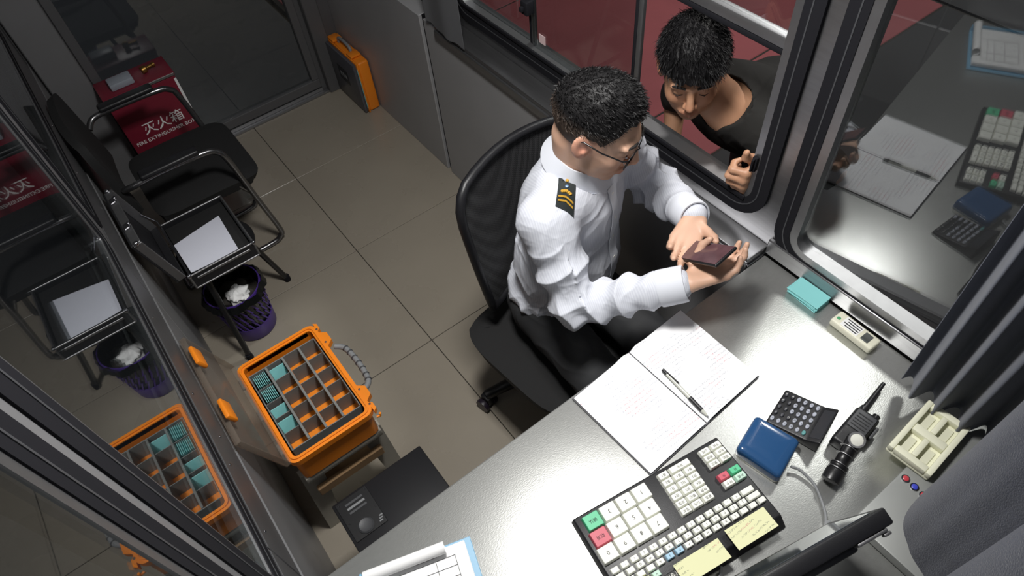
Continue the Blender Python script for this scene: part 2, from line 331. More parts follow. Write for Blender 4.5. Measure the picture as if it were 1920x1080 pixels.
# ------------------------------------------------------------ open notebook
def page_mat(name, ink, seed):
    m = bpy.data.materials.new(name); m.use_nodes = True; nt = m.node_tree; N = nt.nodes; L = nt.links; b = N['Principled BSDF']; b.inputs['Roughness'].default_value = 0.85
    tc = N.new('ShaderNodeTexCoord'); sp = N.new('ShaderNodeSeparateXYZ'); L.new(tc.outputs['Object'], sp.inputs[0])
    def math_(op, a, bb=None, c=None):
        n = N.new('ShaderNodeMath'); n.operation = op
        for i, x in enumerate((a, bb, c)):
            if x is None: continue
            if isinstance(x, (int, float)): n.inputs[i].default_value = x
            else: L.new(x, n.inputs[i])
        return n.outputs[0]
    ln = math_('GREATER_THAN', math_('SINE', math_('MULTIPLY', sp.outputs[1], 2 * math.pi / 0.0105)), 0.45)
    mp = N.new('ShaderNodeMapping'); mp.inputs['Scale'].default_value = (330, 700, 1); mp.inputs['Location'].default_value = (seed, seed * 2, 0); L.new(tc.outputs['Object'], mp.inputs[0])
    nz = N.new('ShaderNodeTexNoise'); nz.inputs['Scale'].default_value = 1.0; nz.inputs['Detail'].default_value = 1; L.new(mp.outputs[0], nz.inputs['Vector'])
    wr = math_('GREATER_THAN', nz.outputs[0], 0.53)
    mp2 = N.new('ShaderNodeMapping'); mp2.inputs['Scale'].default_value = (11, 16, 1); mp2.inputs['Location'].default_value = (seed * 3, seed, 0); L.new(tc.outputs['Object'], mp2.inputs[0])
    nb = N.new('ShaderNodeTexNoise'); nb.inputs['Scale'].default_value = 1.0; L.new(mp2.outputs[0], nb.inputs['Vector'])
    blk = math_('GREATER_THAN', nb.outputs[0], 0.52)
    fac = math_('MULTIPLY', math_('MULTIPLY', ln, wr), math_('MULTIPLY', blk, 0.55))
    mx = N.new('ShaderNodeMix'); mx.data_type = 'RGBA'; L.new(fac, mx.inputs[0]); mx.inputs[6].default_value = srgb(246, 246, 248)
    rc = N.new('ShaderNodeMix'); rc.data_type = 'RGBA'; L.new(math_('GREATER_THAN', nb.outputs[0], 0.60), rc.inputs[0]); rc.inputs[6].default_value = srgb(*ink); rc.inputs[7].default_value = srgb(190, 90, 110)
    L.new(rc.outputs[2], mx.inputs[7]); L.new(mx.outputs[2], b.inputs['Base Color']); return m
nbk = thing('notebook', 'open ruled notebook with handwriting lying at the desk edge', 'notebook', (0.677, 0.48, DZ))
nA, nB, nC, nD = Vector((0.494, 0.590, 0)), Vector((0.856, 0.610, 0)), Vector((0.857, 0.367, 0)), Vector((0.504, 0.350, 0))
def nb_pt(u, v, h):
    p = (nA * (1 - u) + nB * u) * (1 - v) + (nD * (1 - u) + nC * u) * v; return (p.x, p.y, DZ + h)
MB().grid(lambda u, v: nb_pt(-0.008 + 1.016 * u, -0.012 + 1.024 * v, 0.0022), 20, 4, 0.0018).build('cover', mat('notebook_cover', srgb(60, 60, 66), 0.5), nbk)
def hpage(t, th): return 0.0045 + th * (1 - math.exp(-t * 14)) * (1 - 0.55 * t) - 0.001 * (1 - min(1, t * 12))
def mk_page(name, a, b, th, m, sgn):
    def fn(u, v):
        t = u if sgn > 0 else 1 - u
        wob = 0.006 * math.exp(-((t - 0.12) / 0.1) ** 2) * (1 if v == 0 else 0)
        return nb_pt(a + (b - a) * u, v - wob * 2, hpage(t, th))
    MB().grid(lambda u, v: fn(u, 1 - v), 24, 8, 0.0019).build(name, m, nbk, 60)
mk_page('left_pages', 0.0, 0.503, 0.006, page_mat('handwritten_page', (150, 152, 170), 3.1), -1)
mk_page('right_pages', 0.505, 1.0, 0.009, page_mat('printed_page', (120, 122, 140), 7.7), 1)
pn = thing('pen', 'clear ballpoint pen with black grip lying across the open notebook', 'pen', (0.69, 0.43, 0.8))
p0, p1 = Vector((0.697, 0.512, 0.7985)), Vector((0.690, 0.362, 0.7955)); pd = p1 - p0
def seg(a, b, r0, r1, nm, m, par=None): return MB().tube([p0 + pd * a, p0 + pd * b], 0, 12, rs=[r0, r1]).build(nm, m, par or pn, 40)
M_clear = mat('clear_plastic', srgb(206, 208, 196), 0.2, alpha=1.0, spec=0.6)
seg(0.10, 0.60, 0.0042, 0.0042, 'barrel', M_clear); seg(0.60, 0.86, 0.005, 0.0048, 'grip', M_black); seg(0.0, 0.10, 0.0040, 0.0044, 'cap', M_black)
seg(0.86, 0.97, 0.0045, 0.0016, 'cone', M_clear); seg(0.97, 1.0, 0.0010, 0.0004, 'tip', M_chrome)
MB().rbox((-0.0016, 0.012, 0.005), (0.0016, 0.052, 0.0066), 0.0006, 1, frame(p0, (1, 0, 0), (0, 0, 1)) @ Matrix.Rotation(math.pi, 4, 'Z')).build('clip', M_black, pn)
# ------------------------------------------------------------ keyboard
kb = thing('keyboard', 'wide black toll keyboard with white, red and green keys', 'keyboard', (0.47, 0.27, DZ))
kU, kV = Vector((0.988, -0.155, 0)), Vector((-0.155, -0.988, 0)); kO = Vector((0.306, 0.378, DZ)); KL, KD = 0.369, 0.2
def kp(s, t, h): return kO + kU * (s * KL) + kV * (t * KD) + Vector((0, 0, h))
KM = frame(kO, kU, (0, 0, 1))  # local x along, local -y towards the camera side
bm_ = bmesh.new(); W_, D_ = KL, 0.222
vs = [bm_.verts.new(p) for p in ((0, 0, 0.001), (W_, 0, 0.001), (W_, -D_, 0.001), (0, -D_, 0.001), (0.004, -0.003, 0.020), (W_ - 0.004, -0.003, 0.020), (W_ - 0.004, -D_ + 0.02, 0.030), (0.004, -D_ + 0.02, 0.030))]
for q in ((0, 3, 2, 1), (4, 5, 6, 7), (0, 1, 5, 4), (1, 2, 6, 5), (2, 3, 7, 6), (3, 0, 4, 7)): bm_.faces.new([vs[i] for i in q])
bmesh.ops.bevel(bm_, geom=list(bm_.edges), offset=0.003, segments=2, affect='EDGES', profile=0.5)
MB().bm(bm_, KM).build('base', M_black, kb, 40)
def ktop(t): return 0.020 + 0.010 * max(0, (t * KD - 0.003)) / 0.199
kmesh = {}
def key(s, t, w, d, m, txt=None, h=0.009, size=None):
    k = (round(w, 4), round(d, 4), round(h, 4), m.name)
    top = 0.74
    if k not in kmesh:
        a, b = w / 2, d / 2; e = 0.82 if w < 0.03 else 0.9; e2 = 0.8 if d < 0.025 else 0.9
        bm2 = bmesh.new(); q = [bm2.verts.new(p) for p in ((-a, -b, 0), (a, -b, 0), (a, b, 0), (-a, b, 0), (-a * e, -b * e2, h), (a * e, -b * e2, h), (a * e, b * e2, h), (-a * e, b * e2, h))]
        for f in ((0, 3, 2, 1), (4, 5, 6, 7), (0, 1, 5, 4), (1, 2, 6, 5), (2, 3, 7, 6), (3, 0, 4, 7)): bm2.faces.new([q[i] for i in f])
        ed = [x for x in bm2.edges if x.verts[0].co.z + x.verts[1].co.z > h * 0.9]
        bmesh.ops.bevel(bm2, geom=ed, offset=0.0008, segments=1, affect='EDGES', profile=0.5)
        me = bpy.data.meshes.new('key'); bm2.to_mesh(me); bm2.free(); me.materials.append(m); kmesh[k] = me
    p = kp(s, t, ktop(t) + 0.0003)
    o = inst('key', kmesh[k], kb, p, math.atan2(kU.y, kU.x))
    if txt:
        Mt = frame((p.x, p.y, p.z + h + 0.0001), -kU, (0, 0, 1))
        l = text_mesh('legend', txt, size or min(d * 0.45, w * 0.5), M_ink, None, Mt, 0.0001)
        l.parent = o; l.matrix_parent_inverse = (Matrix.Translation(p) @ Matrix.Rotation(math.atan2(kU.y, kU.x), 4, 'Z')).inverted()
    return o
M_kw = mat('ivory_key', srgb(238, 239, 230), 0.5); M_kr = mat('red_key', srgb(206, 92, 108), 0.5); M_kg = mat('green_key', srgb(88, 196, 146), 0.5)
M_ky = mat('yellow_key', srgb(226, 226, 160), 0.5); M_kb2 = mat('pale_blue_key', srgb(164, 200, 222), 0.5); M_kt = mat('mint_key', srgb(196, 226, 208), 0.5)
big = [[('确认', M_kg), ('3', M_kw), ('2', M_kw), ('1', M_kw)], [('取消', M_kr), ('6', M_kw), ('5', M_kw), ('4', M_kw)], [('0', M_kw), ('9', M_kw), ('8', M_kw), ('7', M_kw)]]
for r in range(3):
    for c in range(4): key((0.097, 0.202, 0.307, 0.412)[c] - 0.012 * r, (0.142, 0.315, 0.485)[r], 0.0375, 0.0335, big[r][c][1], big[r][c][0], 0.011, 0.009 if c == 0 and r < 2 else 0.012)
med = ['F%d' % i for i in range(1, 20)]; n = 0
for r in range(6):
    for c in range(3):
        if r == 0 and c == 2: continue
        if r == 0 and c == 1: key(0.690, 0.098, 0.052, 0.0155, M_kw, '冲卡'); continue
        key((0.578, 0.652, 0.727)[c] - 0.003 * r, 0.098 + 0.083 * r, 0.0262, 0.0155, M_kw, ['客1', '客2', '客3', '客4', '货1', '货2', '货3', '货4', '货5', '货6', '车型', '牵引', '免费', '军车', '公务', '紧急', '车队'][n % 17]); n += 1
for r in range(3):
    for c in range(2): key((0.864, 0.942)[c], 0.098 + 0.079 * r, 0.0268, 0.0150, M_kw, ['上班', '下班', '雨棚', '栏杆', '复位', '帮助'][r * 2 + c])
for r, c, m, t in ((0, 0, M_kr, '关'), (0, 1, M_kg, '开'), (1, 0, M_kw, '坏卡'), (1, 1, M_kt, '补票')): key((0.862, 0.940)[c], 0.411 + 0.086 * r, 0.0268, 0.0158, m, t)
rows = ['=-0987654321`', '][POIUYTREWQ', "';LKJHGFDSA"]
for r in range(3):
    L_ = rows[r]
    for i in range(15 if r < 2 else 15):
        s_ = 0.93 - 0.0605 * i + (0.0 if r == 0 else 0.01 * r)
        if s_ < 0.02: continue
        wide = (i == 0 and r < 2)
        key(s_ - (0.012 if wide else (0.0 if i == 0 else 0.026 if r < 2 else 0.0)), 0.650 + 0.0745 * r, 0.030 if wide else 0.0185, 0.0128, M_kb2 if (r == 2 and i in (9, 10)) else M_kw, L_[i - 1] if 0 < i <= len(L_) else None, 0.007, 0.006)
for i, m in enumerate((M_kw, M_kw, M_ky, M_kt)): key(0.05 + 0.0605 * i, 0.875, 0.0185, 0.0128, m, 'ZXCV'[i], 0.007, 0.006)
MB().rbox((0.085, -0.198, 0.0262), (0.150, -0.184, 0.0312), 0.001, 1, KM).build('name_plate', M_blackm, kb)
text_mesh('lettering', '收费专用', 0.011, M_white, kb, frame(kp(0.318, 0.955, 0.0313), -kU, (0, 0, 1)), 0.0001)
kc = bez([kp(0.56, 1.10, 0.012), kp(0.52, 1.16, 0.01), kp(0.40, 1.24, 0.006), kp(0.28, 1.5, 0.006), kp(0.24, 1.8, 0.006)], 6)
MB().tube(kc, 0.003, 8).build('cable', M_grey, kb, 60)
# sticky notes
def note_mat():
    m = page_mat('note_paper', (96, 104, 92), 1.3); return m
M_note = note_mat()
for nd in M_note.node_tree.nodes:
    if nd.type == 'MIX' and nd.inputs[6].default_value[0] > 0.8: nd.inputs[6].default_value = srgb(226, 226, 182)
for s0, s1, t0, t1, lb in ((0.665, 0.925, 0.865, 1.085, 'pale yellow sticky note on the keyboard, nearer the blue reader'), (0.325, 0.610, 0.890, 1.10, 'pale yellow sticky note on the keyboard, beside the black monitor')):
    o = MB().grid(lambda u, v: kp(s0 + (s1 - s0) * u, t0 + (t1 - t0) * v, 0.0385 - 0.0005 * math.sin(u * 3) + 0.002 * v * v), 10, 6, 0.0005).build('sticky_note', M_note, smooth=60)
    o.data.flip_normals(); tag(o, lb, 'note', 'sticky notes on the keyboard')
# ------------------------------------------------------------ blue card reader
M_blue = mat('glossy_blue_plastic', srgb(40, 78, 122), 0.16, coat=0.6)
rd = thing('card_reader', 'glossy blue card reader between keyboard and calculator', 'card reader', (0.73, 0.235, DZ))
ra, rb, rc_, re = Vector((0.671, 0.272, 0)), Vector((0.764, 0.298, 0)), Vector((0.790, 0.200, 0)), Vector((0.690, 0.172, 0))
def rd_pt(u, v): return (ra * (1 - u) + rb * u) * (1 - v) + (re * (1 - u) + rc_ * u) * v
def reader(h0, dome, inset):
    n = 18; poly = rrect(inset, 1 - inset, inset, 1 - inset, 0.09, 6); v = []; f = []; k = len(poly)
    lev = [(1.0, h0), (1.0, h0 + 0.55 * dome), (0.985, h0 + 0.75 * dome), (0.94, h0 + 0.9 * dome), (0.86, h0 + 0.97 * dome), (0.6, h0 + dome), (0.3, h0 + dome * 1.01)]
    for sc, h in lev:
        for x, y in poly:
            p = rd_pt(0.5 + (x - 0.5) * sc, 0.5 + (y - 0.5) * sc); slope = 1.0 - 0.30 * max(0, (0.5 + (y - 0.5) * sc) - 0.45) ** 1.5
            v.append((p.x, p.y, DZ + h0 + (h - h0) * slope))
    for i in range(len(lev) - 1):
        for j in range(k): f.append((i * k + j, (i + 1) * k + j, (i + 1) * k + (j + 1) % k, i * k + (j + 1) % k))
    f.append(tuple(range(k - 1, -1, -1))); f.append(tuple((len(lev) - 1) * k + j for j in range(k)))
    bmx = MB(); bmx.add(v, [tuple(reversed(q)) for q in f[:-2]] + [f[-2], f[-1]]); return bmx
reader(0.010, 0.028, 0.0).build('shell', M_blue, rd, 60)
reader(0.001, 0.0088, 0.01).build('base', M_white, rd, 60)
cp = bez([(0.738, 0.178, 0.792), (0.748, 0.160, 0.790), (0.746, 0.120, 0.786), (0.720, 0.078, 0.786), (0.703, 0.062, 0.788)], 8)
MB().tube(cp, 0.0032, 8).build('cable', M_grey, rd, 60)
MB().rbox((-0.006, -0.011, -0.006), (0.006, 0.012, 0.006), 0.002, 2, frame((0.697, 0.052, 0.7875), (0.75, -0.66, 0), (0, 0, 1))).build('cable_ferrule', M_grey, rd, 40)
# ------------------------------------------------------------ calculator
cc = thing('calculator', 'black desk calculator with round grey keys beside the blue reader', 'calculator', (0.85, 0.235, DZ))
CM = frame((0.843, 0.236, DZ), (0.97, 0.245, 0), (0, 0, 1))    # local +y away from camera; display at local -y
bm_ = bmesh.new()
vs = [bm_.verts.new(p) for p in ((-0.05, 0.058, 0.001), (0.05, 0.058, 0.001), (0.05, -0.058, 0.001), (-0.05, -0.058, 0.001), (-0.05, 0.057, 0.010), (0.05, 0.057, 0.010), (0.05, -0.028, 0.024), (-0.05, -0.028, 0.024), (0.05, -0.056, 0.042), (-0.05, -0.056, 0.042))]
for q in ((3, 2, 1, 0), (0, 1, 5, 4), (4, 5, 6, 7), (7, 6, 8, 9), (9, 8, 2, 3), (0, 4, 7, 9, 3), (5, 1, 2, 8, 6)): bm_.faces.new([vs[i] for i in reversed(q)])
bmesh.ops.recalc_face_normals(bm_, faces=list(bm_.faces))
bmesh.ops.bevel(bm_, geom=list(bm_.edges), offset=0.004, segments=3, affect='EDGES', profile=0.5)
MB().bm(bm_, CM).build('body', M_black, cc, 40)
sl = math.atan2(0.014, 0.085)
sm = math.atan2(0.018, 0.028)
MB().rbox((-0.040, -0.0125, -0.0004), (0.040, 0.0125, 0.0006), 0.0004, 1, CM @ Matrix.Translation((0, -0.042, 0.0332)) @ Matrix.Rotation(-sm, 4, 'X')).build('display', mat('lcd_glass', srgb(52, 54, 58), 0.12), cc)
M_ck = mat('grey_rubber_key', srgb(168, 172, 184), 0.5); M_ckd = mat('dark_rubber_key', srgb(54, 55, 62), 0.5); M_ckg = mat('teal_rubber_key', srgb(92, 150, 150), 0.5)
cmesh = {}
for r in range(6):
    for c in range(5):
        m = M_ckg if (r == 0 and c == 4) else (M_ck if (c < 4 and r in (0, 1, 2, 3) and not (c == 3 and r == 3)) or c == 4 else M_ckd)
        lx = -0.036 + 0.018 * (4 - c) ; ly = -0.019 + 0.0138 * r
        wk = 0.0048
        if m.name not in cmesh:
            mm = MB().lathe([(wk, 0), (wk, 0.002), (wk * 0.8, 0.003), (0.001, 0.0032)], 12, Matrix.Diagonal((1.25, 0.85, 1, 1))).build('key', m, None, 50)
            cmesh[m.name] = mm.data; bpy.data.objects.remove(mm)
        p = CM @ Vector((lx, ly, 0.0108 + (0.057 - ly) * 0.014 / 0.085))
        o = inst('key', cmesh[m.name], cc, p); o.rotation_euler = (CM.to_3x3() @ Matrix.Rotation(-sl, 3, 'X')).to_euler()
        l = text_mesh('legend', '0.=+-123*/456%M789C<0^+-?AB'[(r * 5 + c) % 26], 0.006, M_white if m is M_ckd else M_ink, None, Matrix.Translation((0, 0, 0.0033)) @ Matrix.Rotation(math.pi, 4, 'Z'), 0.0001); l.parent = o
# ------------------------------------------------------------ walkie-talkie and flashlight
wt = thing('walkie_talkie', 'black walkie-talkie with stub antenna lying beside the flashlight', 'radio', (0.92, 0.145, DZ))
WM = frame((0.905, 0.146, DZ), (0.99, 0.10, 0), (0, 0, 1))
MB().rbox((-0.058, -0.026, 0.001), (0.048, 0.026, 0.034), 0.007, 3, WM).build('body', M_black, wt, 40)
MB().rbox((-0.010, -0.021, 0.0342), (0.040, 0.021, 0.0362), 0.003, 2, WM).build('speaker_panel', M_dgrey, wt, 40)
for i in range(5): MB().rbox((-0.004 + i * 0.008, -0.016, 0.0362), (-0.001 + i * 0.008, 0.016, 0.0372), 0.0006, 1, WM).build('grille_rib', M_black, wt)
MB().tube([WM @ Vector(p) for p in ((0.048, 0.014, 0.017), (0.062, 0.014, 0.017), (0.064, 0.014, 0.017), (0.145, 0.017, 0.016))], 0, 12, rs=[0.009, 0.009, 0.0065, 0.0045]).build('antenna', M_black, wt, 40)
MB().tube([WM @ Vector(p) for p in ((0.048, -0.014, 0.018), (0.060, -0.014, 0.018))], 0.008, 14).build('volume_knob', M_blackm, wt, 40)
MB().rbox((0.0, -0.034, 0.010), (0.035, -0.0262, 0.024), 0.003, 2, WM).build('talk_button', M_dgrey, wt, 40)
ft = thing('flashlight', 'black right-angle flashlight leaning on the walkie-talkie', 'flashlight', (0.80, 0.12, DZ))
fa, fb = Vector((0.768, 0.108, 0.800)), Vector((0.872, 0.132, 0.832)); fd = fb - fa
FM = frame(fa, (0, 0, 1), fd)
MB().lathe([(0.012, 0), (0.0185, 0.002), (0.019, 0.026), (0.0165, 0.030), (0.0165, 0.033), (0.018, 0.035), (0.018, 0.040), (0.0135, 0.046), (0.0135, 0.062), (0.0145, 0.064), (0.0145, 0.080), (0.0155, 0.083), (0.016, 0.108), (0.012, 0.112)], 24, FM).build('body', M_blackm, ft, 40)
for zz in (0.030, 0.041, 0.063, 0.081): MB().lathe([(0.0165, zz), (0.0188, zz + 0.0006), (0.0188, zz + 0.0016), (0.0165, zz + 0.002)], 24, FM).build('ring', M_alu, ft, 40)
LM = frame(fa + fd * 0.93 + Vector((-0.004, -0.003, 0.010)), (1, 0, 0), (-0.40, -0.20, 0.9))
MB().lathe([(0.013, -0.004), (0.0165, 0.0), (0.0165, 0.010), (0.0135, 0.010), (0.012, 0.008), (0.001, 0.008)], 24, LM).build('lens_bezel', M_alu, ft, 40)
MB().lathe([(0.0125, 0.0083), (0.009, 0.0095), (0.001, 0.010)], 20, LM).build('lens', mat('lens', srgb(226, 226, 216), 0.1), ft, 60)
# ------------------------------------------------------------ control box with white tray
bx = thing('control_box', 'grey metal control box under the white tray by the curtain', 'control box', (0.95, -0.05, DZ))
MB().rbox((0.735, YN + 0.006, DZ + 0.001), (1.150, 0.032, 0.808), 0.004, 2).build('box', mat('box_steel', srgb(150, 152, 150), 0.45, 0.4, var=0.05), bx, 40)
for i, c in enumerate(((200, 70, 80), (70, 80, 200), (200, 70, 80))):
    b = MB().lathe([(0.006, 0), (0.006, 0.003), (0.004, 0.004)], 12, Matrix.Translation((0.885 - 0.002 * i, 0.018 - 0.021 * i, 0.808))).build('button', mat('led_%d' % i, srgb(*c), 0.3), bx, 40)
    MB().lathe([(0.0062, 0), (0.0085, 0), (0.0085, 0.002), (0.0062, 0.002)], 12, Matrix.Translation((0.885 - 0.002 * i, 0.018 - 0.021 * i, 0.8081))).build('collar', M_chrome, b, 40)
tr = thing('tray', 'off-white moulded tray with four square hollows on the control box', 'tray', (0.985, 0.04, 0.81))
TM = frame((0.985, 0.040, 0.8085), (0.99, 0.06, 0), (0, 0, 1))
mb = MB(); w, d, h = 0.077, 0.046, 0.026
mb.rbox((-w, -d, 0), (w, d, 0.010), 0.004, 2, TM)
for a in ((-w, -d, w, -d + 0.012), (-w, d - 0.012, w, d), (-w, -d + 0.012, -w + 0.016, d - 0.012), (w - 0.016, -d + 0.012, w, d - 0.012), (-0.010, -d + 0.012, 0.010, d - 0.012), (-w + 0.016, -0.006, -0.010, 0.006), (0.010, -0.006, w - 0.016, 0.006)):
    mb.rbox((a[0], a[1], 0.0095), (a[2], a[3], h), 0.003, 2, TM)
mb.build('tray_body', mat('cream_foam', srgb(232, 232, 208), 0.7, var=0.04), tr, 40)
for sx in (-1, 1):
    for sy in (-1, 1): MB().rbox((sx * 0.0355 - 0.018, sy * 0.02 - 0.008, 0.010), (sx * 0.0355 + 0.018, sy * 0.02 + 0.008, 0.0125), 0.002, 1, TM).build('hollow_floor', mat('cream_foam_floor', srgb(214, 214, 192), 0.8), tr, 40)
# ------------------------------------------------------------ card stack, remote on the ledge
M_teal = mat('teal_card', srgb(134, 204, 204), 0.45, var=0.03)
ZS = 0.836
for i in range(7):
    o = MB().rbox((-0.027, -0.043, 0), (0.027, 0.043, 0.0022), 0.001, 1).build('toll_card', M_teal); o.location = (1.143 + random.uniform(-.003, .003), 0.444 + random.uniform(-.003, .003), DZ + 0.0005 + i * 0.0024); o.location.x = 1.128 + random.uniform(-.002, .002); o.rotation_euler.z = random.uniform(-0.05, 0.05)
    tag(o, 'turquoise plastic toll card in the loose stack by the window frame', 'card', 'stacked cards beside the window frame')
rm = thing('remote_control', 'cream remote control with small grey display beside the turquoise cards', 'remote control', (1.115, 0.305, DZ))
RM = frame((1.118, 0.303, DZ), (0.03, 1, 0), (0, 0, 1))
MB().rbox((-0.056, -0.021, 0.001), (0.056, 0.021, 0.022), 0.005, 3, RM).build('body', mat('cream_plastic', srgb(226, 224, 204), 0.45), rm, 40)
MB().rbox((-0.040, -0.013, 0.0221), (-0.020, 0.013, 0.0228), 0.001, 1, RM).build('display', mat('lcd_grey', srgb(74, 78, 76), 0.2), rm)
MB().rbox((-0.012, -0.016, 0.0221), (0.034, 0.016, 0.0225), 0.0003, 1, RM).build('label_sticker', M_paper, rm)
for i in range(4): MB().rbox((-0.009, -0.012 + i * 0.007, 0.0225), (0.030 - 0.006 * (i % 2), -0.009 + i * 0.007, 0.0228), 0.0002, 1, RM).build('print_line', M_ink, rm)
MB().lathe([(0.005, 0), (0.004, 0.0006)], 14, RM @ Matrix.Translation((0.045, 0.004, 0.0221))).build('emblem', mat('green_print', srgb(80, 160, 110), 0.5), rm)
# ------------------------------------------------------------ ring binder at the desk's near edge
bd = thing('ring_binder', 'white papers on a blue ring binder at the left end of the desk', 'binder', (0.0, 0.43, DZ))
BM = frame((-0.005, 0.46, DZ), (0.955, -0.297, 0), (0, 0, 1))
MB().rbox((-0.105, -0.15, 0.001), (0.118, 0.062, 0.004), 0.001, 1, BM).rbox((-0.110, -0.15, 0.001), (-0.105, 0.062, 0.026), 0.001, 1, BM).build('cover', mat('pale_blue_cover', srgb(120, 170, 200), 0.4), bd)
for i in range(6):
    MB().rbox((-0.100, -0.146, 0.0045 + i * 0.0026), (0.098 + random.uniform(-.006, .008), 0.050 + random.uniform(-.005, .004), 0.0068 + i * 0.0026), 0.0004, 1, BM).build('sheet_block', M_paper, bd)
MB().grid(lambda u, v: BM @ Vector((-0.100 + 0.165 * v, 0.048 + 0.012 * math.cos(2 * math.pi * u * 0.86), 0.0215 + 0.013 + 0.012 * math.sin(2 * math.pi * u * 0.86))), 20, 2, 0.0006).build('curled_sheet', M_paper, bd, 60)
Mt = BM @ Matrix.Translation((0.02, 0.012, 0.0206)) @ Matrix.Rotation(math.pi, 4, 'Z')
mb = MB()
for yy in (-0.02, 0.0, 0.02, 0.05, 0.09): mb.box((-0.06, yy, 0), (0.06, yy + 0.0008, 0.0002), Mt)
for xx in (-0.06, -0.02, 0.06): mb.box((xx, -0.02, 0), (xx + 0.0008, 0.09, 0.0002), Mt)
mb.build('printed_table', M_ink, bd)
MB().box((-0.024, -0.034, 0), (0.024, -0.027, 0.0002), Mt).build('printed_heading', mat('grey_print', srgb(120, 120, 126), 0.7), bd)
# ------------------------------------------------------------ monitor
mn = thing('monitor', 'black tilted touch monitor seen from behind at the near end of the desk', 'monitor', (0.55, 0.0, DZ))
mx_ = Vector((0.98, -0.20, 0)).normalized(); up = Vector((0.13, -0.26, 0.96)); nn = mx_.cross(up).normalized()
MM = frame((0.530, 0.030, 1.045), mx_, -nn)    # local x along top edge, local z = screen normal (towards the seat), local y = up/down
yv = MM.to_3x3() @ Vector((0, 1, 0)); sg = 1 if yv.z < 0 else -1
def mbx(x0, x1, y0, y1, z0, z1, r=0.004): 
    a, b = sorted((sg * y0, sg * y1)); return ((x0, a, z0), (x1, b, z1), r, 2, MM)
MB().rbox(*mbx(-0.145, 0.138, 0.0, 0.205, -0.022, 0.006)).build('housing', M_black, mn, 40)
MB().rbox(*mbx(-0.125, 0.118, 0.015, 0.175, 0.0062, 0.0072, 0.0004)).build('screen', mat('screen_glass', srgb(60, 66, 72), 0.08), mn)
MB().rbox(*mbx(-0.08, 0.075, 0.03, 0.17, -0.036, -0.0222, 0.006)).build('rear_cover', M_dgrey, mn, 40)
c0 = MM @ Vector((0, sg * 0.12, -0.036)); MB().tube([c0, (c0.x, c0.y - 0.012, 0.88), (c0.x, c0.y - 0.010, DZ + 0.012)], 0.017, 14).build('stand_column', M_black, mn, 60)
MB().lathe([(0.075, 0.001), (0.075, 0.006), (0.06, 0.012), (0.018, 0.014)], 28, Matrix.Translation((c0.x, c0.y - 0.010, DZ))).build('stand_base', M_black, mn, 40)
MB().rbox(*mbx(0.062, 0.122, 0.002, 0.020, -0.028, -0.0222, 0.002)).rbox(*mbx(0.112, 0.126, 0.004, 0.016, -0.034, -0.0285, 0.002)).build('hinge_bracket', M_alu, mn, 40)
# ------------------------------------------------------------ curtains
M_curt = mat('slate_blue_curtain', srgb(84, 88, 100), 0.85, var=0.08, vscale=20, bump=0.5, bscale=700, sheen=0.2)
M_curt2 = mat('dark_blue_curtain', srgb(48, 52, 66), 0.85, var=0.10, vscale=30, bump=0.6, bscale=500, sheen=0.2)
def curtain(name, p0, p1, z0, z1, folds, amp, m, gather, nx=120, nz=18, ph=0.0):
    a, b = Vector(p0), Vector(p1); d = b - a; nrm = Vector((-d.y, d.x, 0)).normalized()
    def fn(u, v):
        z = z0 + (z1 - z0) * v
        g = 1 - gather * (1 - v) ** 1.5
        uu = 0.5 + (u - 0.5) * g
        w = amp * (math.sin(2 * math.pi * folds * u + ph + 0.5 * math.sin(5 * u)) + 0.12 * math.sin(2 * math.pi * folds * 2.1 * u + 1.3 + v))
        w *= 0.75 + 0.25 * math.sin(2.2 * v + 3 * u)
        p = a + d * uu + nrm * w
        return (p.x, p.y, z + 0.004 * math.sin(17 * u))
    return MB().grid(fn, nx, nz, 0.0015).build(name, m, smooth=80)
tag(curtain('window_curtain', (1.072, 0.170, 0), (1.078, -0.075, 0), 0.812, 2.1, 4.2, 0.030, M_curt, 0.10), 'slate-blue curtain gathered at the right window beside the white tray', 'curtain')
cpl = bez([(1.00, -0.080, 0), (0.97, -0.034, 0), (0.86, -0.024, 0), (0.715, -0.018, 0), (0.668, -0.055, 0), (0.648, -0.10, 0), (0.622, -0.138, 0), (0.56, -0.105, 0), (0.50, -0.088, 0), (0.455, -0.118, 0), (0.43, -0.19, 0), (0.41, -0.235, 0)], 9)
def rcur(u, v):
    k = u * (len(cpl) - 1); i = min(int(k), len(cpl) - 2); p = cpl[i].lerp(cpl[i + 1], k - i)
    return (p.x + 0.004 * math.sin(3 * v + 9 * u), p.y + 0.003 * math.sin(4 * v + 14 * u), 1.0 + 1.12 * v + 0.006 * math.sin(13 * u))
tag(MB().grid(rcur, 99, 14, 0.0015).build('rear_curtain', M_curt2, smooth=80), 'dark blue curtain hanging close to the camera behind the monitor', 'curtain')
tag(curtain('hanging_cloth', (1.082, 2.135, 0), (1.080, 1.885, 0), 0.81, 1.75, 1.2, 0.006, mat('grey_cloth', srgb(96, 97, 100), 0.85), 0.0, 40, 8), 'flat grey cloth hanging at the far end of the service window', 'cloth')
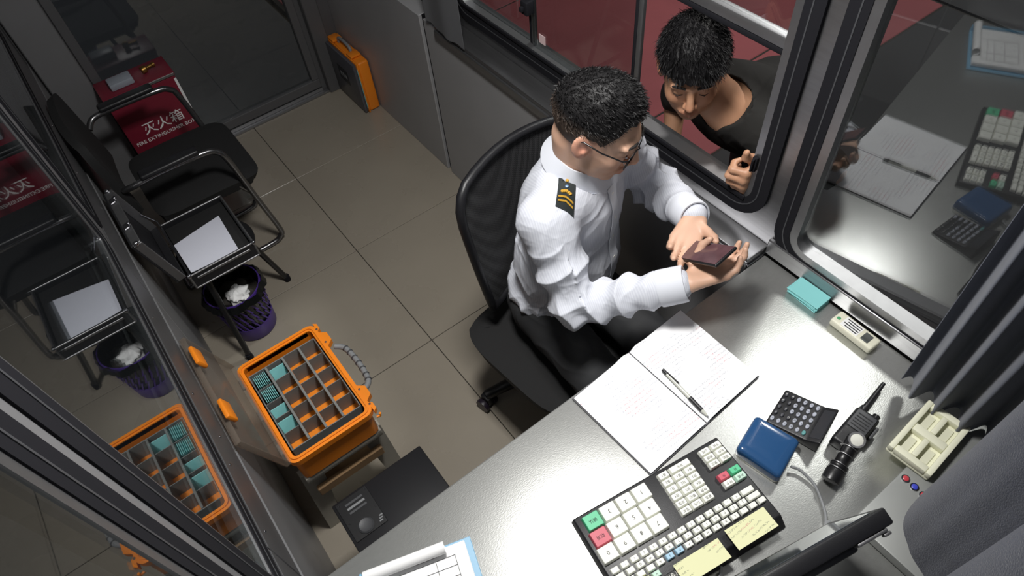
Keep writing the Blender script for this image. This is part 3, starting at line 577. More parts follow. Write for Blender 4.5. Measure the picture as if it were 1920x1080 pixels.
# ------------------------------------------------------------ orange card case on a stool
M_or = mat('orange_plastic', srgb(236, 134, 30), 0.42, var=0.04)
M_div = mat('divider_grey', srgb(120, 122, 120), 0.55, var=0.05)
def lerp(a, b, t): return a + (b - a) * t
CX0, CX1, CY0, CY1, CZ0, CZ1 = -0.120, 0.140, 1.030, 1.420, 0.375, 0.500
oc = thing('card_case', 'open orange card case with grey dividers and a clear lid, on a stool', 'case', ((CX0 + CX1) / 2, (CY0 + CY1) / 2, CZ0))
t = 0.010
mb = MB(); mb.rbox((CX0 + 0.012, CY0 + 0.012, CZ0 + 0.001), (CX1 - 0.012, CY1 - 0.012, CZ0 + 0.010), 0.003)
o_ = rrect(CX0 + 0.008, CX1 - 0.008, CY0 + 0.008, CY1 - 0.008, 0.02); i_ = rrect(CX0 + 0.018, CX1 - 0.018, CY0 + 0.018, CY1 - 0.018, 0.012)
def zring(z0, z1, o, i): 
    n = len(o); v = [(x, y, z) for z in (z0, z1) for P in (o, i) for x, y in P]; f = []
    for k in range(n):
        j = (k + 1) % n
        f += [(k, n + k, n + j, j), (2 * n + k, 2 * n + j, 3 * n + j, 3 * n + k), (k, j, 2 * n + j, 2 * n + k), (n + k, 3 * n + k, 3 * n + j, n + j)]
    m = MB(); m.add(v, f); return m
r_ = zring(CZ0 + 0.005, CZ1 - 0.004, o_, i_); mb.add(r_.v, r_.f)
mb.build('shell', M_or, oc, 40)
oo = rrect(CX0, CX1, CY0, CY1, 0.026)
zring(CZ1 - 0.022, CZ1, oo, i_).build('rim', M_or, oc, 40)
zring(CZ1 + 0.0002, CZ1 + 0.004, rrect(CX0 + 0.008, CX1 - 0.008, CY0 + 0.008, CY1 - 0.008, 0.02), rrect(CX0 + 0.012, CX1 - 0.012, CY0 + 0.012, CY1 - 0.012, 0.017)).build('seal_lip', M_or, oc, 40)
for yy in (CY0 + 0.075, CY1 - 0.075): MB().prism([(0, -0.032), (0.020, -0.016), (0.020, 0.016), (0, 0.032)], 0.020, CZ1 - 0.021, Matrix.Translation((CX1 - 0.001, yy, 0))).build('latch_block', M_or, oc, 40)
for yy in (CY0 + 0.02, CY1 - 0.02):
    MB().prism([(0, -0.018), (0.010, -0.010), (0.010, 0.010), (0, 0.018)], 0.020, CZ1 - 0.021, Matrix.Translation((CX1 - 0.001, yy, 0))).build('corner_boss', M_or, oc, 40)
for yy in (CY0 + 0.03, CY0 + 0.09, CY1 - 0.09, CY1 - 0.03): MB().lathe([(0.0035, 0), (0.0035, 0.0012), (0.002, 0.002)], 10, Matrix.Translation((CX1 - 0.012 + 0.012, yy, CZ1 - 0.0006))).build('screw', M_dgrey, oc, 40)
MB().tube([(CX1 - 0.002, CY0 - 0.001, CZ1 - 0.03), (CX1 + 0.008, CY0 - 0.003, CZ1 - 0.03), (CX1 + 0.010, CY0 - 0.002, CZ1 - 0.02)], 0.004, 8).build('strap_loop', M_or, oc, 50)
hd = bez([(CX1 + 0.017, CY0 + 0.10, CZ1 - 0.03), (CX1 + 0.040, CY0 + 0.125, CZ1 - 0.034), (CX1 + 0.046, CY0 + 0.195, CZ1 - 0.036), (CX1 + 0.040, CY0 + 0.265, CZ1 - 0.034), (CX1 + 0.017, CY0 + 0.29, CZ1 - 0.03)], 6)
hn = MB().tube(hd, 0.009, 10).build('handle', M_grey, oc, 60)
for k in range(6, 19, 2): MB().lathe([(0.0098, -0.0025), (0.0108, 0), (0.0098, 0.0025)], 12, frame(hd[k], (0, 0, 1), hd[k + 1] - hd[k - 1])).build('grip_rib', M_dgrey, hn, 50)
# insert: orange floor, three long dividers, cross dividers, end tray
IX0, IX1, IY0, IY1 = CX0 + 0.021, CX1 - 0.021, CY0 + 0.021, CY1 - 0.042
ZF, ZT = CZ0 + 0.047, CZ1 - 0.012
MB().rbox((IX0, IY0, CZ0 + 0.011), (IX1, IY1, ZF), 0.002, 1).build('insert_floor', M_or, oc)
YT = IY0 + 0.030
MB().rbox((IX0, IY0, ZF), (IX1, IY0 + 0.003, ZT), 0.0008, 1).build('tray_wall', M_div, oc); MB().rbox((IX0, YT - 0.003, ZF), (IX1, YT, ZT), 0.0008, 1).build('tray_wall', M_div, oc)
MB().rbox((IX0, IY0 + 0.004, ZF), (IX1, YT - 0.004, ZF + 0.028), 0.001, 1).build('tray_foam', M_dgrey, oc)
MB().rbox((IX0, IY1 - 0.003, ZF), (IX1, IY1, ZT), 0.0008, 1).build('tray_wall', M_div, oc)
cw = (IX1 - IX0) / 4; rh = (IY1 - 0.003 - YT) / 5
for c in range(5):
    x = IX0 + c * cw; a = 0.0035 if 0 < c < 4 else 0.002
    MB().rbox((x - a if c else x, YT + 0.0005, ZF), (x + a if c < 4 else x, IY1 - 0.0035, ZT + (0.002 if 0 < c < 4 else 0)), 0.0008, 1).build('long_divider', M_div, oc) if 0 < c < 4 else MB().rbox((IX0 if c == 0 else IX1 - 0.003, YT + 0.0005, ZF), (IX0 + 0.003 if c == 0 else IX1, IY1 - 0.0035, ZT), 0.0008, 1).build('side_wall', M_div, oc)
for c in range(4):
    for r in range(1, 5):
        y = YT + r * rh; MB().rbox((IX0 + c * cw + 0.0042, y - 0.001, ZF + 0.0002), (IX0 + (c + 1) * cw - 0.0042, y + 0.001, ZT - 0.004), 0.0004, 1).build('cross_divider', M_div, oc)
# clear lid leaning against the left wall, with two orange latches on its free edge
M_lid = bpy.data.materials.new('clear_lid'); M_lid.use_nodes = True
nt = M_lid.node_tree; [nt.nodes.remove(n) for n in list(nt.nodes) if n.type != 'OUTPUT_MATERIAL']
o1 = [n for n in nt.nodes][0]; tr_ = nt.nodes.new('ShaderNodeBsdfTransparent'); tr_.inputs[0].default_value = (0.86, 0.83, 0.80, 1)
pr_ = nt.nodes.new('ShaderNodeBsdfPrincipled'); pr_.inputs['Base Color'].default_value = srgb(150, 140, 130); pr_.inputs['Roughness'].default_value = 0.15
mx1 = nt.nodes.new('ShaderNodeMixShader'); mx1.inputs[0].default_value = 0.22
for a, b in ((tr_.outputs[0], mx1.inputs[1]), (pr_.outputs[0], mx1.inputs[2]), (mx1.outputs[0], o1.inputs[0])): nt.links.new(a, b)
LH = Vector((CX0 - 0.006, (CY0 + CY1) / 2, CZ1 + 0.004)); LT = Vector((-0.186, LH.y, CZ1 + 0.222)); LDm = frame(LH, (0, 1, 0), -(LT - LH).cross(Vector((0, 1, 0))))
ldv = LDm.to_3x3().inverted() @ (LT - LH); sgy = 1 if ldv.y > 0 else -1; LLn = abs(ldv.y)
def lbox(m, x0, x1, y0, y1, z0, z1, r=0.003):
    a, b = sorted((sgy * y0, sgy * y1)); m.rbox((x0, a, z0), (x1, b, z1), r, 2, LDm); return m
hl = (CY1 - CY0) / 2
ld = lbox(MB(), -hl, hl, 0.004, LLn, -0.003, 0.0, 0.0014).build('clear_lid', M_lid, oc, 40)
for a in ((-hl, hl, LLn - 0.004, LLn), (-hl, hl, 0.004, 0.008), (-hl, -hl + 0.004, 0.008, LLn - 0.004), (hl - 0.004, hl, 0.008, LLn - 0.004)):
    lbox(MB(), a[0], a[1], a[2], a[3], 0.0002, 0.014, 0.001).build('lid_rim', M_lid, ld, 40)
for xx in (-0.095, 0.105):
    lbox(MB(), xx - 0.032, xx + 0.032, LLn - 0.022, LLn + 0.018, 0.0145, 0.028, 0.005).build('lid_latch', M_or, ld, 40)
for xx in (-0.13, 0.0, 0.13): MB().tube([(CX0 - 0.004, LH.y + xx - 0.018, CZ1 - 0.003), (CX0 - 0.004, LH.y + xx + 0.018, CZ1 - 0.003)], 0.005, 10).build('hinge', M_grey, oc, 50)
# cards standing in the case
card = MB().rbox((-0.0235, -0.0009, 0), (0.0215, 0.0009, 0.064), 0.0006, 1).build('toll_card', M_teal); cme = card.data; bpy.data.objects.remove(card)
def put(c, r, k, n, tilt, lab, grp):
    x = IX0 + (c + 0.5) * cw; y = YT + (4 - r) * rh + 0.006 + (rh - 0.012) * (k + 0.5) / n
    o = inst('toll_card', cme, None, (x, y, ZF + 0.0008)); o.rotation_euler = (tilt, 0, 0); tag(o, lab, 'card', grp)
def put_side(c, r, k, n, lab, grp):
    x = IX0 + c * cw + 0.007 + (cw - 0.014) * (k + 0.5) / n; y = YT + (4.5 - r) * rh
    o = inst('toll_card', cme, None, (x, y, ZF + 0.0008)); o.rotation_euler = (0, 0, math.pi / 2); tag(o, lab, 'card', grp)
for c, r, n, nm in ((0, 0, 8, 'farthest corner compartment'), (0, 1, 8, 'second compartment')):
    for k in range(n): put_side(c, r, k, n, 'teal toll card standing in the full %s of the orange case' % nm, 'cards standing in the orange case, ' + nm)
put(0, 2, 0, 5, -0.42, 'teal toll card leaning in the third compartment beside the clear lid', 'leaning cards in the orange case')
put(0, 3, 1, 5, -0.40, 'teal toll card leaning in the fourth compartment beside the clear lid', 'leaning cards in the orange case')
put(1, 0, 1, 5, -0.40, 'teal toll card leaning alone in the second row of the orange case', 'leaning cards in the orange case')
# stool under the case
M_wood = mat('worn_wood', srgb(150, 120, 86), 0.6, var=0.18, vscale=8, stretch=(1, 8, 1)); M_leg = mat('grey_painted_wood', srgb(156, 152, 142), 0.6, var=0.1)
st = thing('stool', 'grey wooden stool with a brown crossboard under the orange case', 'stool', (0.01, 1.225, 0))
MB().rbox((CX0 + 0.005, CY0 + 0.01, 0.345), (CX1 - 0.005, CY1 - 0.01, CZ0 - 0.0005), 0.004).build('seat', M_leg, st, 40)
for sx, x in ((-1, -0.118), (1, 0.118)):
    for sy, y in ((-1, 1.075), (1, 1.385)):
        mb = MB(); b0 = Vector((x * 1.08 + 0.005, y + sy * 0.01, 0.001)); t0 = Vector((x * 0.85 + 0.008, y - sy * 0.012, 0.344)); v = []
        for p, w in ((b0, 0.024), (t0, 0.034)): v += [(p.x - w, p.y - 0.012, p.z), (p.x + w, p.y - 0.012, p.z), (p.x + w, p.y + 0.012, p.z), (p.x - w, p.y + 0.012, p.z)]
        mb.add(v, [(0, 3, 2, 1), (4, 5, 6, 7), (0, 1, 5, 4), (1, 2, 6, 5), (2, 3, 7, 6), (3, 0, 4, 7)]); mb.build('leg', M_leg, st)
MB().rbox((-0.105, 1.045, 0.235), (0.115, 1.062, 0.275), 0.002, 1).build('crossboard', M_wood, st); MB().rbox((-0.095, 1.088, 0.20), (0.105, 1.36, 0.214), 0.002, 1).build('shelf', M_wood, st)
MB().rbox((-0.095, 1.40, 0.235), (0.105, 1.412, 0.275), 0.002, 1).build('crossboard', M_wood, st)
# ------------------------------------------------------------ black computer cabinet under the desk
pc = thing('computer_tower', 'black computer cabinet on the floor half under the desk', 'computer', (0.05, 0.68, 0))
MB().rbox((-0.090, 0.44, 0.012), (0.192, 0.905, 0.42), 0.004, 2).build('housing', M_black, pc, 40)
for xx in (-0.07, 0.15):
    for yy in (0.47, 0.86): MB().lathe([(0.014, 0.0005), (0.014, 0.0118)], 12, Matrix.Translation((xx + 0.01, yy, 0))).build('foot', M_rubber, pc, 40)
io = MB().rbox((-0.082, 0.775, 0.4202), (0.012, 0.898, 0.4222), 0.001, 1).build('port_panel', M_blackm, pc)
for i in range(3): MB().rbox((-0.060 + 0.0, 0.850 + i * 0.013, 0.4223), (-0.008, 0.857 + i * 0.013, 0.4236), 0.0006, 1).build('slot', M_grey if i == 1 else M_dgrey, io)
for xx, yy in ((-0.074, 0.89), (0.004, 0.89), (-0.074, 0.83), (0.004, 0.83)): MB().lathe([(0.003, 0), (0.002, 0.0012)], 8, Matrix.Translation((xx, yy, 0.4223))).build('screw', M_chrome, io)
MB().lathe([(0.020, 0), (0.022, 0.002), (0.018, 0.006), (0.012, 0.004), (0.002, 0.004)], 24, Matrix.Translation((-0.040, 0.800, 0.4223))).build('power_button', M_dgrey, io, 40)
for i in range(3): MB().rbox((-0.006 + 0.003 * i, 0.785 + 0.007 * i, 0.4223), (0.004 + 0.003 * i, 0.789 + 0.007 * i, 0.4226), 0.0001, 1).build('print_mark', M_grey, io)
# ------------------------------------------------------------ bow-frame visitor chair by the left wall
M_fab = mat('black_upholstery', srgb(24, 24, 25), 0.85, bump=0.3, bscale=500)
vc = thing('visitor_chair', 'black upholstered bow-frame chair with its back to the left wall', 'chair', (0.1, 2.465, 0))
M_frame = mat('dark_chrome', srgb(120, 120, 122), 0.25, 0.9)
def pad(fn, th, name, m, par): MB().grid(fn, 14, 14, th).build(name, m, par, 60)
def se(u, v):   # seat top with rounded edge
    a = 2 * u - 1; b = 2 * v - 1; k = 1 / max(1e-6, (abs(a) ** 8 + abs(b) ** 8) ** 0.125) if (abs(a) > .99 or abs(b) > .99) else 1
    x = 0.12 + 0.205 * a * min(1, k); y = 2.465 + 0.218 * b * min(1, k)
    return (x, y, 0.47 - 0.018 * max(abs(a), abs(b)) ** 6 - 0.012 * max(0, a) ** 2)
pad(se, 0.05, 'seat', M_fab, vc)
def bk(u, v):
    b = 2 * u - 1; a = 2 * v - 1; k = 1 / max(1e-6, (abs(a) ** 6 + abs(b) ** 6) ** (1 / 6)) if (abs(a) > .99 or abs(b) > .99) else 1
    yy = 2.465 + 0.215 * b * min(1, k); zz = 0.665 + 0.175 * a * min(1, k)
    return (-0.095 - 0.045 * (zz - 0.47) / 0.4 - 0.02 * (1 - b * b) + 0.01 * max(abs(a), abs(b)) ** 6 * -1, yy, zz)
pad(bk, 0.028, 'backrest', M_fab, vc)
for sgn in (-1, 1):
    ya, yf = 2.465 + sgn * 0.245, 2.465 + sgn * 0.135
    pts = [(-0.14, yf, 0.016), (0.05, yf, 0.016), (0.24, yf, 0.016), (0.285, yf, 0.035), (0.295, yf + sgn * 0.01, 0.08), (0.26, yf + sgn * 0.06, 0.33), (0.225, ya, 0.58), (0.20, ya, 0.635), (0.15, ya, 0.65), (0.0, ya, 0.655), (-0.09, ya, 0.65), (-0.125, ya - sgn * 0.03, 0.63)]
    MB().tube(bez(pts, 6), 0.0115, 12).build('side_frame', M_frame, vc, 60)
    MB().rbox((-0.06, ya - 0.022, 0.664), (0.15, ya + 0.022, 0.684), 0.008, 3).build('armrest', M_black, vc, 40)
    MB().tube([(0.255, yf + sgn * 0.062, 0.36), (0.22, 2.465 + sgn * 0.20, 0.425)], 0.009, 8).build('seat_bracket', M_frame, vc, 60)
MB().tube([(-0.14, 2.33, 0.016), (-0.14, 2.60, 0.016)], 0.0115, 10).build('rear_tube', M_frame, vc, 60)
# ------------------------------------------------------------ tripod stool, open tool case, paper
ts = thing('tripod_stool', 'black three-legged stool carrying the open tool case', 'stool', (0.02, 2.0, 0))
MB().lathe([(0.001, 0.425), (0.135, 0.425), (0.14, 0.43), (0.14, 0.436), (0.135, 0.4405), (0.001, 0.4405)], 28, Matrix.Translation((0.025, 2.0, 0)), cap=False).build('seat', M_blackm, ts, 40)
for a, b in (((0.112, 2.085, 0.424), (0.203, 2.108, 0.012)), ((-0.055, 1.915, 0.424), (-0.083, 1.843, 0.012)), ((-0.05, 2.08, 0.424), (-0.10, 2.15, 0.012))):
    MB().tube([a, b], 0, 10, rs=[0.011, 0.011]).build('leg', M_blackm, ts, 60); MB().lathe([(0.013, 0.0005), (0.014, 0.006), (0.013, 0.03)], 12, Matrix.Translation((b[0], b[1], 0))).build('rubber_foot', M_rubber, ts, 50)
tc_ = thing('tool_case', 'open black tool case with aluminium edges on the tripod stool', 'case', (0.02, 2.0, 0.441))
TX0, TX1, TY0, TY1, TZ0, TZ1 = -0.095, 0.135, 1.853, 2.150, 0.442, 0.508
M_case = mat('black_case_panel', srgb(27, 27, 30), 0.5, bump=0.2, bscale=300)
mb = MB().rbox((TX0, TY0, TZ0), (TX1, TY1, TZ0 + 0.006), 0.001, 1)
for a in ((TX0, TY0, TX1, TY0 + 0.007), (TX0, TY1 - 0.007, TX1, TY1), (TX0, TY0 + 0.007, TX0 + 0.007, TY1 - 0.007), (TX1 - 0.007, TY0 + 0.007, TX1, TY1 - 0.007)): mb.box((a[0], a[1], TZ0 + 0.006), (a[2], a[3], TZ1))
mb.build('case_base', M_case, tc_)
MB().rbox((TX0 + 0.008, TY0 + 0.008, TZ0 + 0.0065), (TX1 - 0.008, TY1 - 0.008, TZ0 + 0.050), 0.003, 2).build('foam_lining', M_fab, tc_, 40)
def edge(p, q, nm='edge_strip', r=0.005, par=None): MB().tube([p, q], r, 8).build(nm, M_alu, par or tc_, 60)
for p, q in (((TX0, TY0, TZ1), (TX1, TY0, TZ1)), ((TX1, TY0, TZ1), (TX1, TY1, TZ1)), ((TX1, TY1, TZ1), (TX0, TY1, TZ1)), ((TX0, TY0, TZ0 + 0.005), (TX1, TY0, TZ0 + 0.005)), ((TX1, TY0, TZ0 + 0.005), (TX1, TY1, TZ0 + 0.005)), ((TX1, TY0, TZ0 + 0.005), (TX1, TY0, TZ1)), ((TX0, TY0, TZ0 + 0.005), (TX0, TY0, TZ1))): edge(p, q, r=0.0035)
MB().rbox((TX0 + 0.02, TY0 - 0.0035, TZ0 + 0.04), (TX1 - 0.02, TY0 - 0.0005, TZ0 + 0.050), 0.001, 1).build('front_trim', M_alu, tc_)
for x in (TX0, TX1): MB().lathe([(0.002, -0.008), (0.0065, -0.005), (0.008, 0), (0.0065, 0.005), (0.002, 0.008)], 12, Matrix.Translation((x, TY0, TZ1))).build('corner_cap', M_chrome, tc_, 60)
# lid standing up on the left, leaning to the wall
lt0, lt1 = Vector((TX0 - 0.006, 0, TZ1)), Vector((-0.150, 0, 0.725)); LD2 = frame((TX0 - 0.006, (TY0 + TY1) / 2, TZ1 + 0.002), (0, 1, 0), (lt1 - lt0).cross(Vector((0, 1, 0))))
lv = LD2.to_3x3().inverted() @ (lt1 - lt0); s2 = 1 if lv.y > 0 else -1; l2 = abs(lv.y); h2 = (TY1 - TY0) / 2
def l2b(m, x0, x1, y0, y1, z0, z1, r=0.002):
    a, b = sorted((s2 * y0, s2 * y1)); return m.rbox((x0, a, z0), (x1, b, z1), r, 1, LD2)
zin = -1 if (LD2.to_3x3() @ Vector((0, 0, 1))).x < 0 else 1
def zz(a, b): return (zin * a, zin * b) if zin * a < zin * b else (zin * b, zin * a)
td = l2b(MB(), -h2, h2, 0.003, l2, *zz(-0.034, -0.028)).build('case_lid', M_case, tc_)
for a in ((-h2, h2, l2 - 0.006, l2), (-h2, -h2 + 0.006, 0.003, l2 - 0.006), (h2 - 0.006, h2, 0.003, l2 - 0.006)): l2b(MB(), *a, *zz(-0.028, 0.0)).build('lid_wall', M_alu, td)
l2b(MB(), -h2, h2, 0.003, 0.008, *zz(-0.028, 0.0)).build('lid_wall', M_case, td)
for xx in (-0.06, 0.085):
    l2b(MB(), xx - 0.014, xx + 0.014, l2 + 0.0005, l2 + 0.007, *zz(-0.022, -0.004)).build('latch', M_chrome, td)
    l2b(MB(), xx - 0.007, xx + 0.007, l2 + 0.001, l2 + 0.014, *zz(-0.004, 0.003)).build('latch_hook', M_chrome, td)
for xx in (-h2, h2): MB().lathe([(0.002, -0.009), (0.008, -0.005), (0.0095, 0), (0.008, 0.005), (0.002, 0.009)], 12, Matrix.Translation(LD2 @ Vector((xx, s2 * l2, zin * -0.014)))).build('corner_cap', M_chrome, td, 60)
MB().tube([(TX0 + 0.004, TY1 - 0.012, TZ1 - 0.004), (TX0 + 0.004, TY1 - 0.010, TZ1 + 0.03), (-0.122, TY1 - 0.012, TZ1 + 0.09)], 0.003, 8).build('lid_stay', M_chrome, tc_, 60)
def pap(u, v):
    a = Vector((-0.086, 2.035, 0)) * (1 - u) + Vector((0.092, 2.075, 0)) * u; b = Vector((-0.083, 1.868, 0)) * (1 - u) + Vector((0.084, 1.872, 0)) * u
    p = a * (1 - v) + b * v; return (p.x, p.y, 0.4955 + 0.010 * (1 - u) ** 3 * (0.5 + 0.5 * v) + 0.002 * math.sin(4 * u))
o = MB().grid(lambda u, v: pap(u, 1 - v), 16, 8, 0.0006).build('paper_sheet', mat('sheet_paper', srgb(206, 208, 220), 0.8), smooth=60)
tag(o, 'blank white paper sheet lying in the open tool case', 'paper')
# ------------------------------------------------------------ waste bin
wb = thing('waste_bin', 'purple plastic waste bin with slotted sides and black liner under the tool case', 'bin', (0.0, 1.985, 0))
M_pur = mat('purple_plastic', srgb(74, 50, 132), 0.4); BXc, BYc = 0.0, 1.985
MB().lathe([(0.001, 0.003), (0.082, 0.001), (0.086, 0.006), (0.090, 0.075), (0.087, 0.075), (0.083, 0.010), (0.001, 0.008)], 36, Matrix.Translation((BXc, BYc, 0)), cap=False).build('base_cup', M_pur, wb, 40)
MB().lathe([(0.102, 0.215), (0.105, 0.215), (0.109, 0.225), (0.106, 0.250), (0.101, 0.250)], 36, Matrix.Translation((BXc, BYc, 0)), cap=False).build('rim_band', M_pur, wb, 40)
slm = None
for rr in range(3):
    for k in range(26):
        a = 2 * math.pi * (k + 0.5 * (rr % 2)) / 26; z = 0.074 + rr * 0.047; r = 0.0895 + rr * 0.0055
        if slm is None: s0 = MB().rbox((-0.0015, -0.0032, 0), (0.0015, 0.0032, 0.05), 0.0008, 1).build('slat', M_pur); slm = s0.data; bpy.data.objects.remove(s0)
        o = inst('slat', slm, wb, (BXc + r * math.cos(a), BYc + r * math.sin(a), z), (0.35, 0.0, a))
def liner(u, v):
    a = 2 * math.pi * u; r = (0.079 + 0.020 * v + (0.012 if v > 0.9 else 0)) + 0.003 * math.sin(9 * a + 5 * v) + 0.002 * math.sin(23 * a)
    if v > 0.93: r += 0.010
    return (BXc + r * math.cos(a), BYc + r * math.sin(a), 0.012 + 0.258 * min(v, 0.94) - (0.03 if v > 0.97 else 0) + 0.004 * math.sin(7 * a))
MB().grid(liner, 72, 14).build('liner', mat('black_bag', srgb(18, 20, 20), 0.25), wb, 60)
def blob(name, c, r, m, par=None, sq=(1, 1, 0.7), seed=1):
    rnd = random.Random(seed); ph = [rnd.uniform(0, 6.28) for _ in range(6)]
    def fn(u, v):
        a, b = 2 * math.pi * u, math.pi * (v - 0.5); k = 1 + 0.12 * math.sin(5 * a + ph[0]) * math.cos(b) + 0.10 * math.sin(7 * b + 3 * a + ph[1]) * math.cos(b) + 0.08 * math.sin(11 * a + 4 * b + ph[2]) * math.cos(b)
        return (c[0] + r * sq[0] * k * math.cos(a) * math.cos(b), c[1] + r * sq[1] * k * math.sin(a) * math.cos(b), c[2] + r * sq[2] * k * math.sin(b))
    return MB().grid(fn, 28, 16).build(name, m, par, 40)
tag(blob('crumpled_tissue', (0.005, 1.955, 0.225), 0.040, M_paper), 'crumpled white tissue on top of the waste bin', 'tissue')
blob('rubbish', (0.01, 1.99, 0.18), 0.08, mat('rubbish_dark', srgb(40, 36, 32), 0.7), wb, (1, 1, 0.5), 5)
# ------------------------------------------------------------ fire extinguisher box
M_redbox = mat('red_enamel', srgb(118, 30, 48), 0.35, var=0.05)
fx = thing('extinguisher_box', 'red fire extinguisher box with white lettering in the far left corner', 'fire box', (0.12, 3.08, 0))
MB().rbox((-0.03, 3.00, 0.004), (0.272, 3.155, 0.515), 0.004).build('cabinet', M_redbox, fx, 40)
MB().rbox((-0.034, 2.998, 0.5155), (0.276, 3.157, 0.535), 0.004).build('lid', M_redbox, fx, 40)
MB().rbox((-0.030, 2.9935, 0.520), (0.272, 2.9978, 0.532), 0.001, 1).build('lid_edge_strip', M_alu, fx); MB().rbox((0.262, 2.9965, 0.02), (0.2725, 2.9995, 0.505), 0.001, 1).build('edge_highlight', M_paper, fx)  # white strip at the right is a painted highlight on the cabinet edge
text_mesh('lettering', '灭火箱', 0.062, M_paper, fx, frame((0.135, 2.9995, 0.335), (1, 0, 0), (0, -1, 0)), 0.0004)
text_mesh('lettering', 'FIRE EXTINGUISHER BOX', 0.0245, M_paper, fx, frame((0.125, 2.9995, 0.285), (1, 0, 0), (0, -1, 0)), 0.0004)
tag(MB().rbox((0.02, 3.03, 0.5356), (0.12, 3.10, 0.565), 0.006, 2).build('tissue_pack', mat('pale_wrapper', srgb(150, 156, 166), 0.4), smooth=40), 'pale packet lying on the red fire extinguisher box', 'packet')
tag(MB().lathe([(0.014, 0), (0.016, 0.004), (0.016, 0.02), (0.008, 0.026), (0.008, 0.05), (0.011, 0.052), (0.011, 0.062)], 16, frame((0.165, 3.07, 0.553), (0, 0, 1), (0.95, 0.2, 0))).build('brass_nozzle', mat('brass', srgb(150, 116, 60), 0.35, 0.9), smooth=40), 'brass nozzle fitting lying on the red fire extinguisher box', 'nozzle')
# ------------------------------------------------------------ closed card case standing at the far right wall
fc = thing('card_case', 'closed grey and orange card case standing on the floor in the far corner', 'case', (1.045, 3.0, 0))
M_smoke = mat('smoky_lid', srgb(74, 74, 80), 0.3, var=0.05)
MB().rbox((1.036, 2.850, 0.006), (1.094, 3.185, 0.285), 0.010, 3).build('shell', M_or, fc, 40)
MB().rbox((1.027, 2.846, 0.002), (1.0358, 3.189, 0.289), 0.004, 2).build('rim', M_or, fc, 40)
MB().rbox((1.008, 2.852, 0.006), (1.0268, 3.183, 0.285), 0.006, 2).build('lid', M_smoke, fc, 40)
MB().rbox((1.024, 2.8475, 0.03), (1.0268, 2.8515, 0.26), 0.001, 1).build('card_edge', M_teal, fc)
lb = MB().rbox((1.0066, 2.955, 0.12), (1.0079, 3.06, 0.20), 0.0004, 1).build('label_plate', M_blackm, fc)
for i in range(3): MB().rbox((1.0060, 2.972 + 0.026 * i, 0.148), (1.0066, 2.988 + 0.026 * i, 0.172), 0.0002, 1).build('print_mark', M_grey, lb)
MB().rbox((1.03, 2.90, 0.2895), (1.085, 2.95, 0.302), 0.004, 2).build('latch', M_or, fc, 40); MB().rbox((1.03, 3.09, 0.2895), (1.085, 3.14, 0.302), 0.004, 2).build('latch', M_or, fc, 40)
MB().tube(bez([(1.06, 2.955, 0.288), (1.06, 2.965, 0.315), (1.06, 3.02, 0.322), (1.06, 3.075, 0.315), (1.06, 3.085, 0.288)], 6), 0.008, 10).build('handle', M_grey, fc, 60)
# ------------------------------------------------------------ sticker on the sash, small tag
tag(MB().box((XR + 0.0055, 1.535, 0.945), (XR + 0.0068, 1.565, 0.975)).build('sticker', mat('pink_sticker', srgb(222, 196, 196), 0.6)), 'small white sticker on the sliding window glass above the sill', 'sticker')
tag(MB().rbox((XL + 0.0125, 0.78, 0.16), (XL + 0.020, 0.795, 0.19), 0.002, 1).build('door_tag', M_white), 'small white plastic tag on the left wall by the desk end', 'tag')
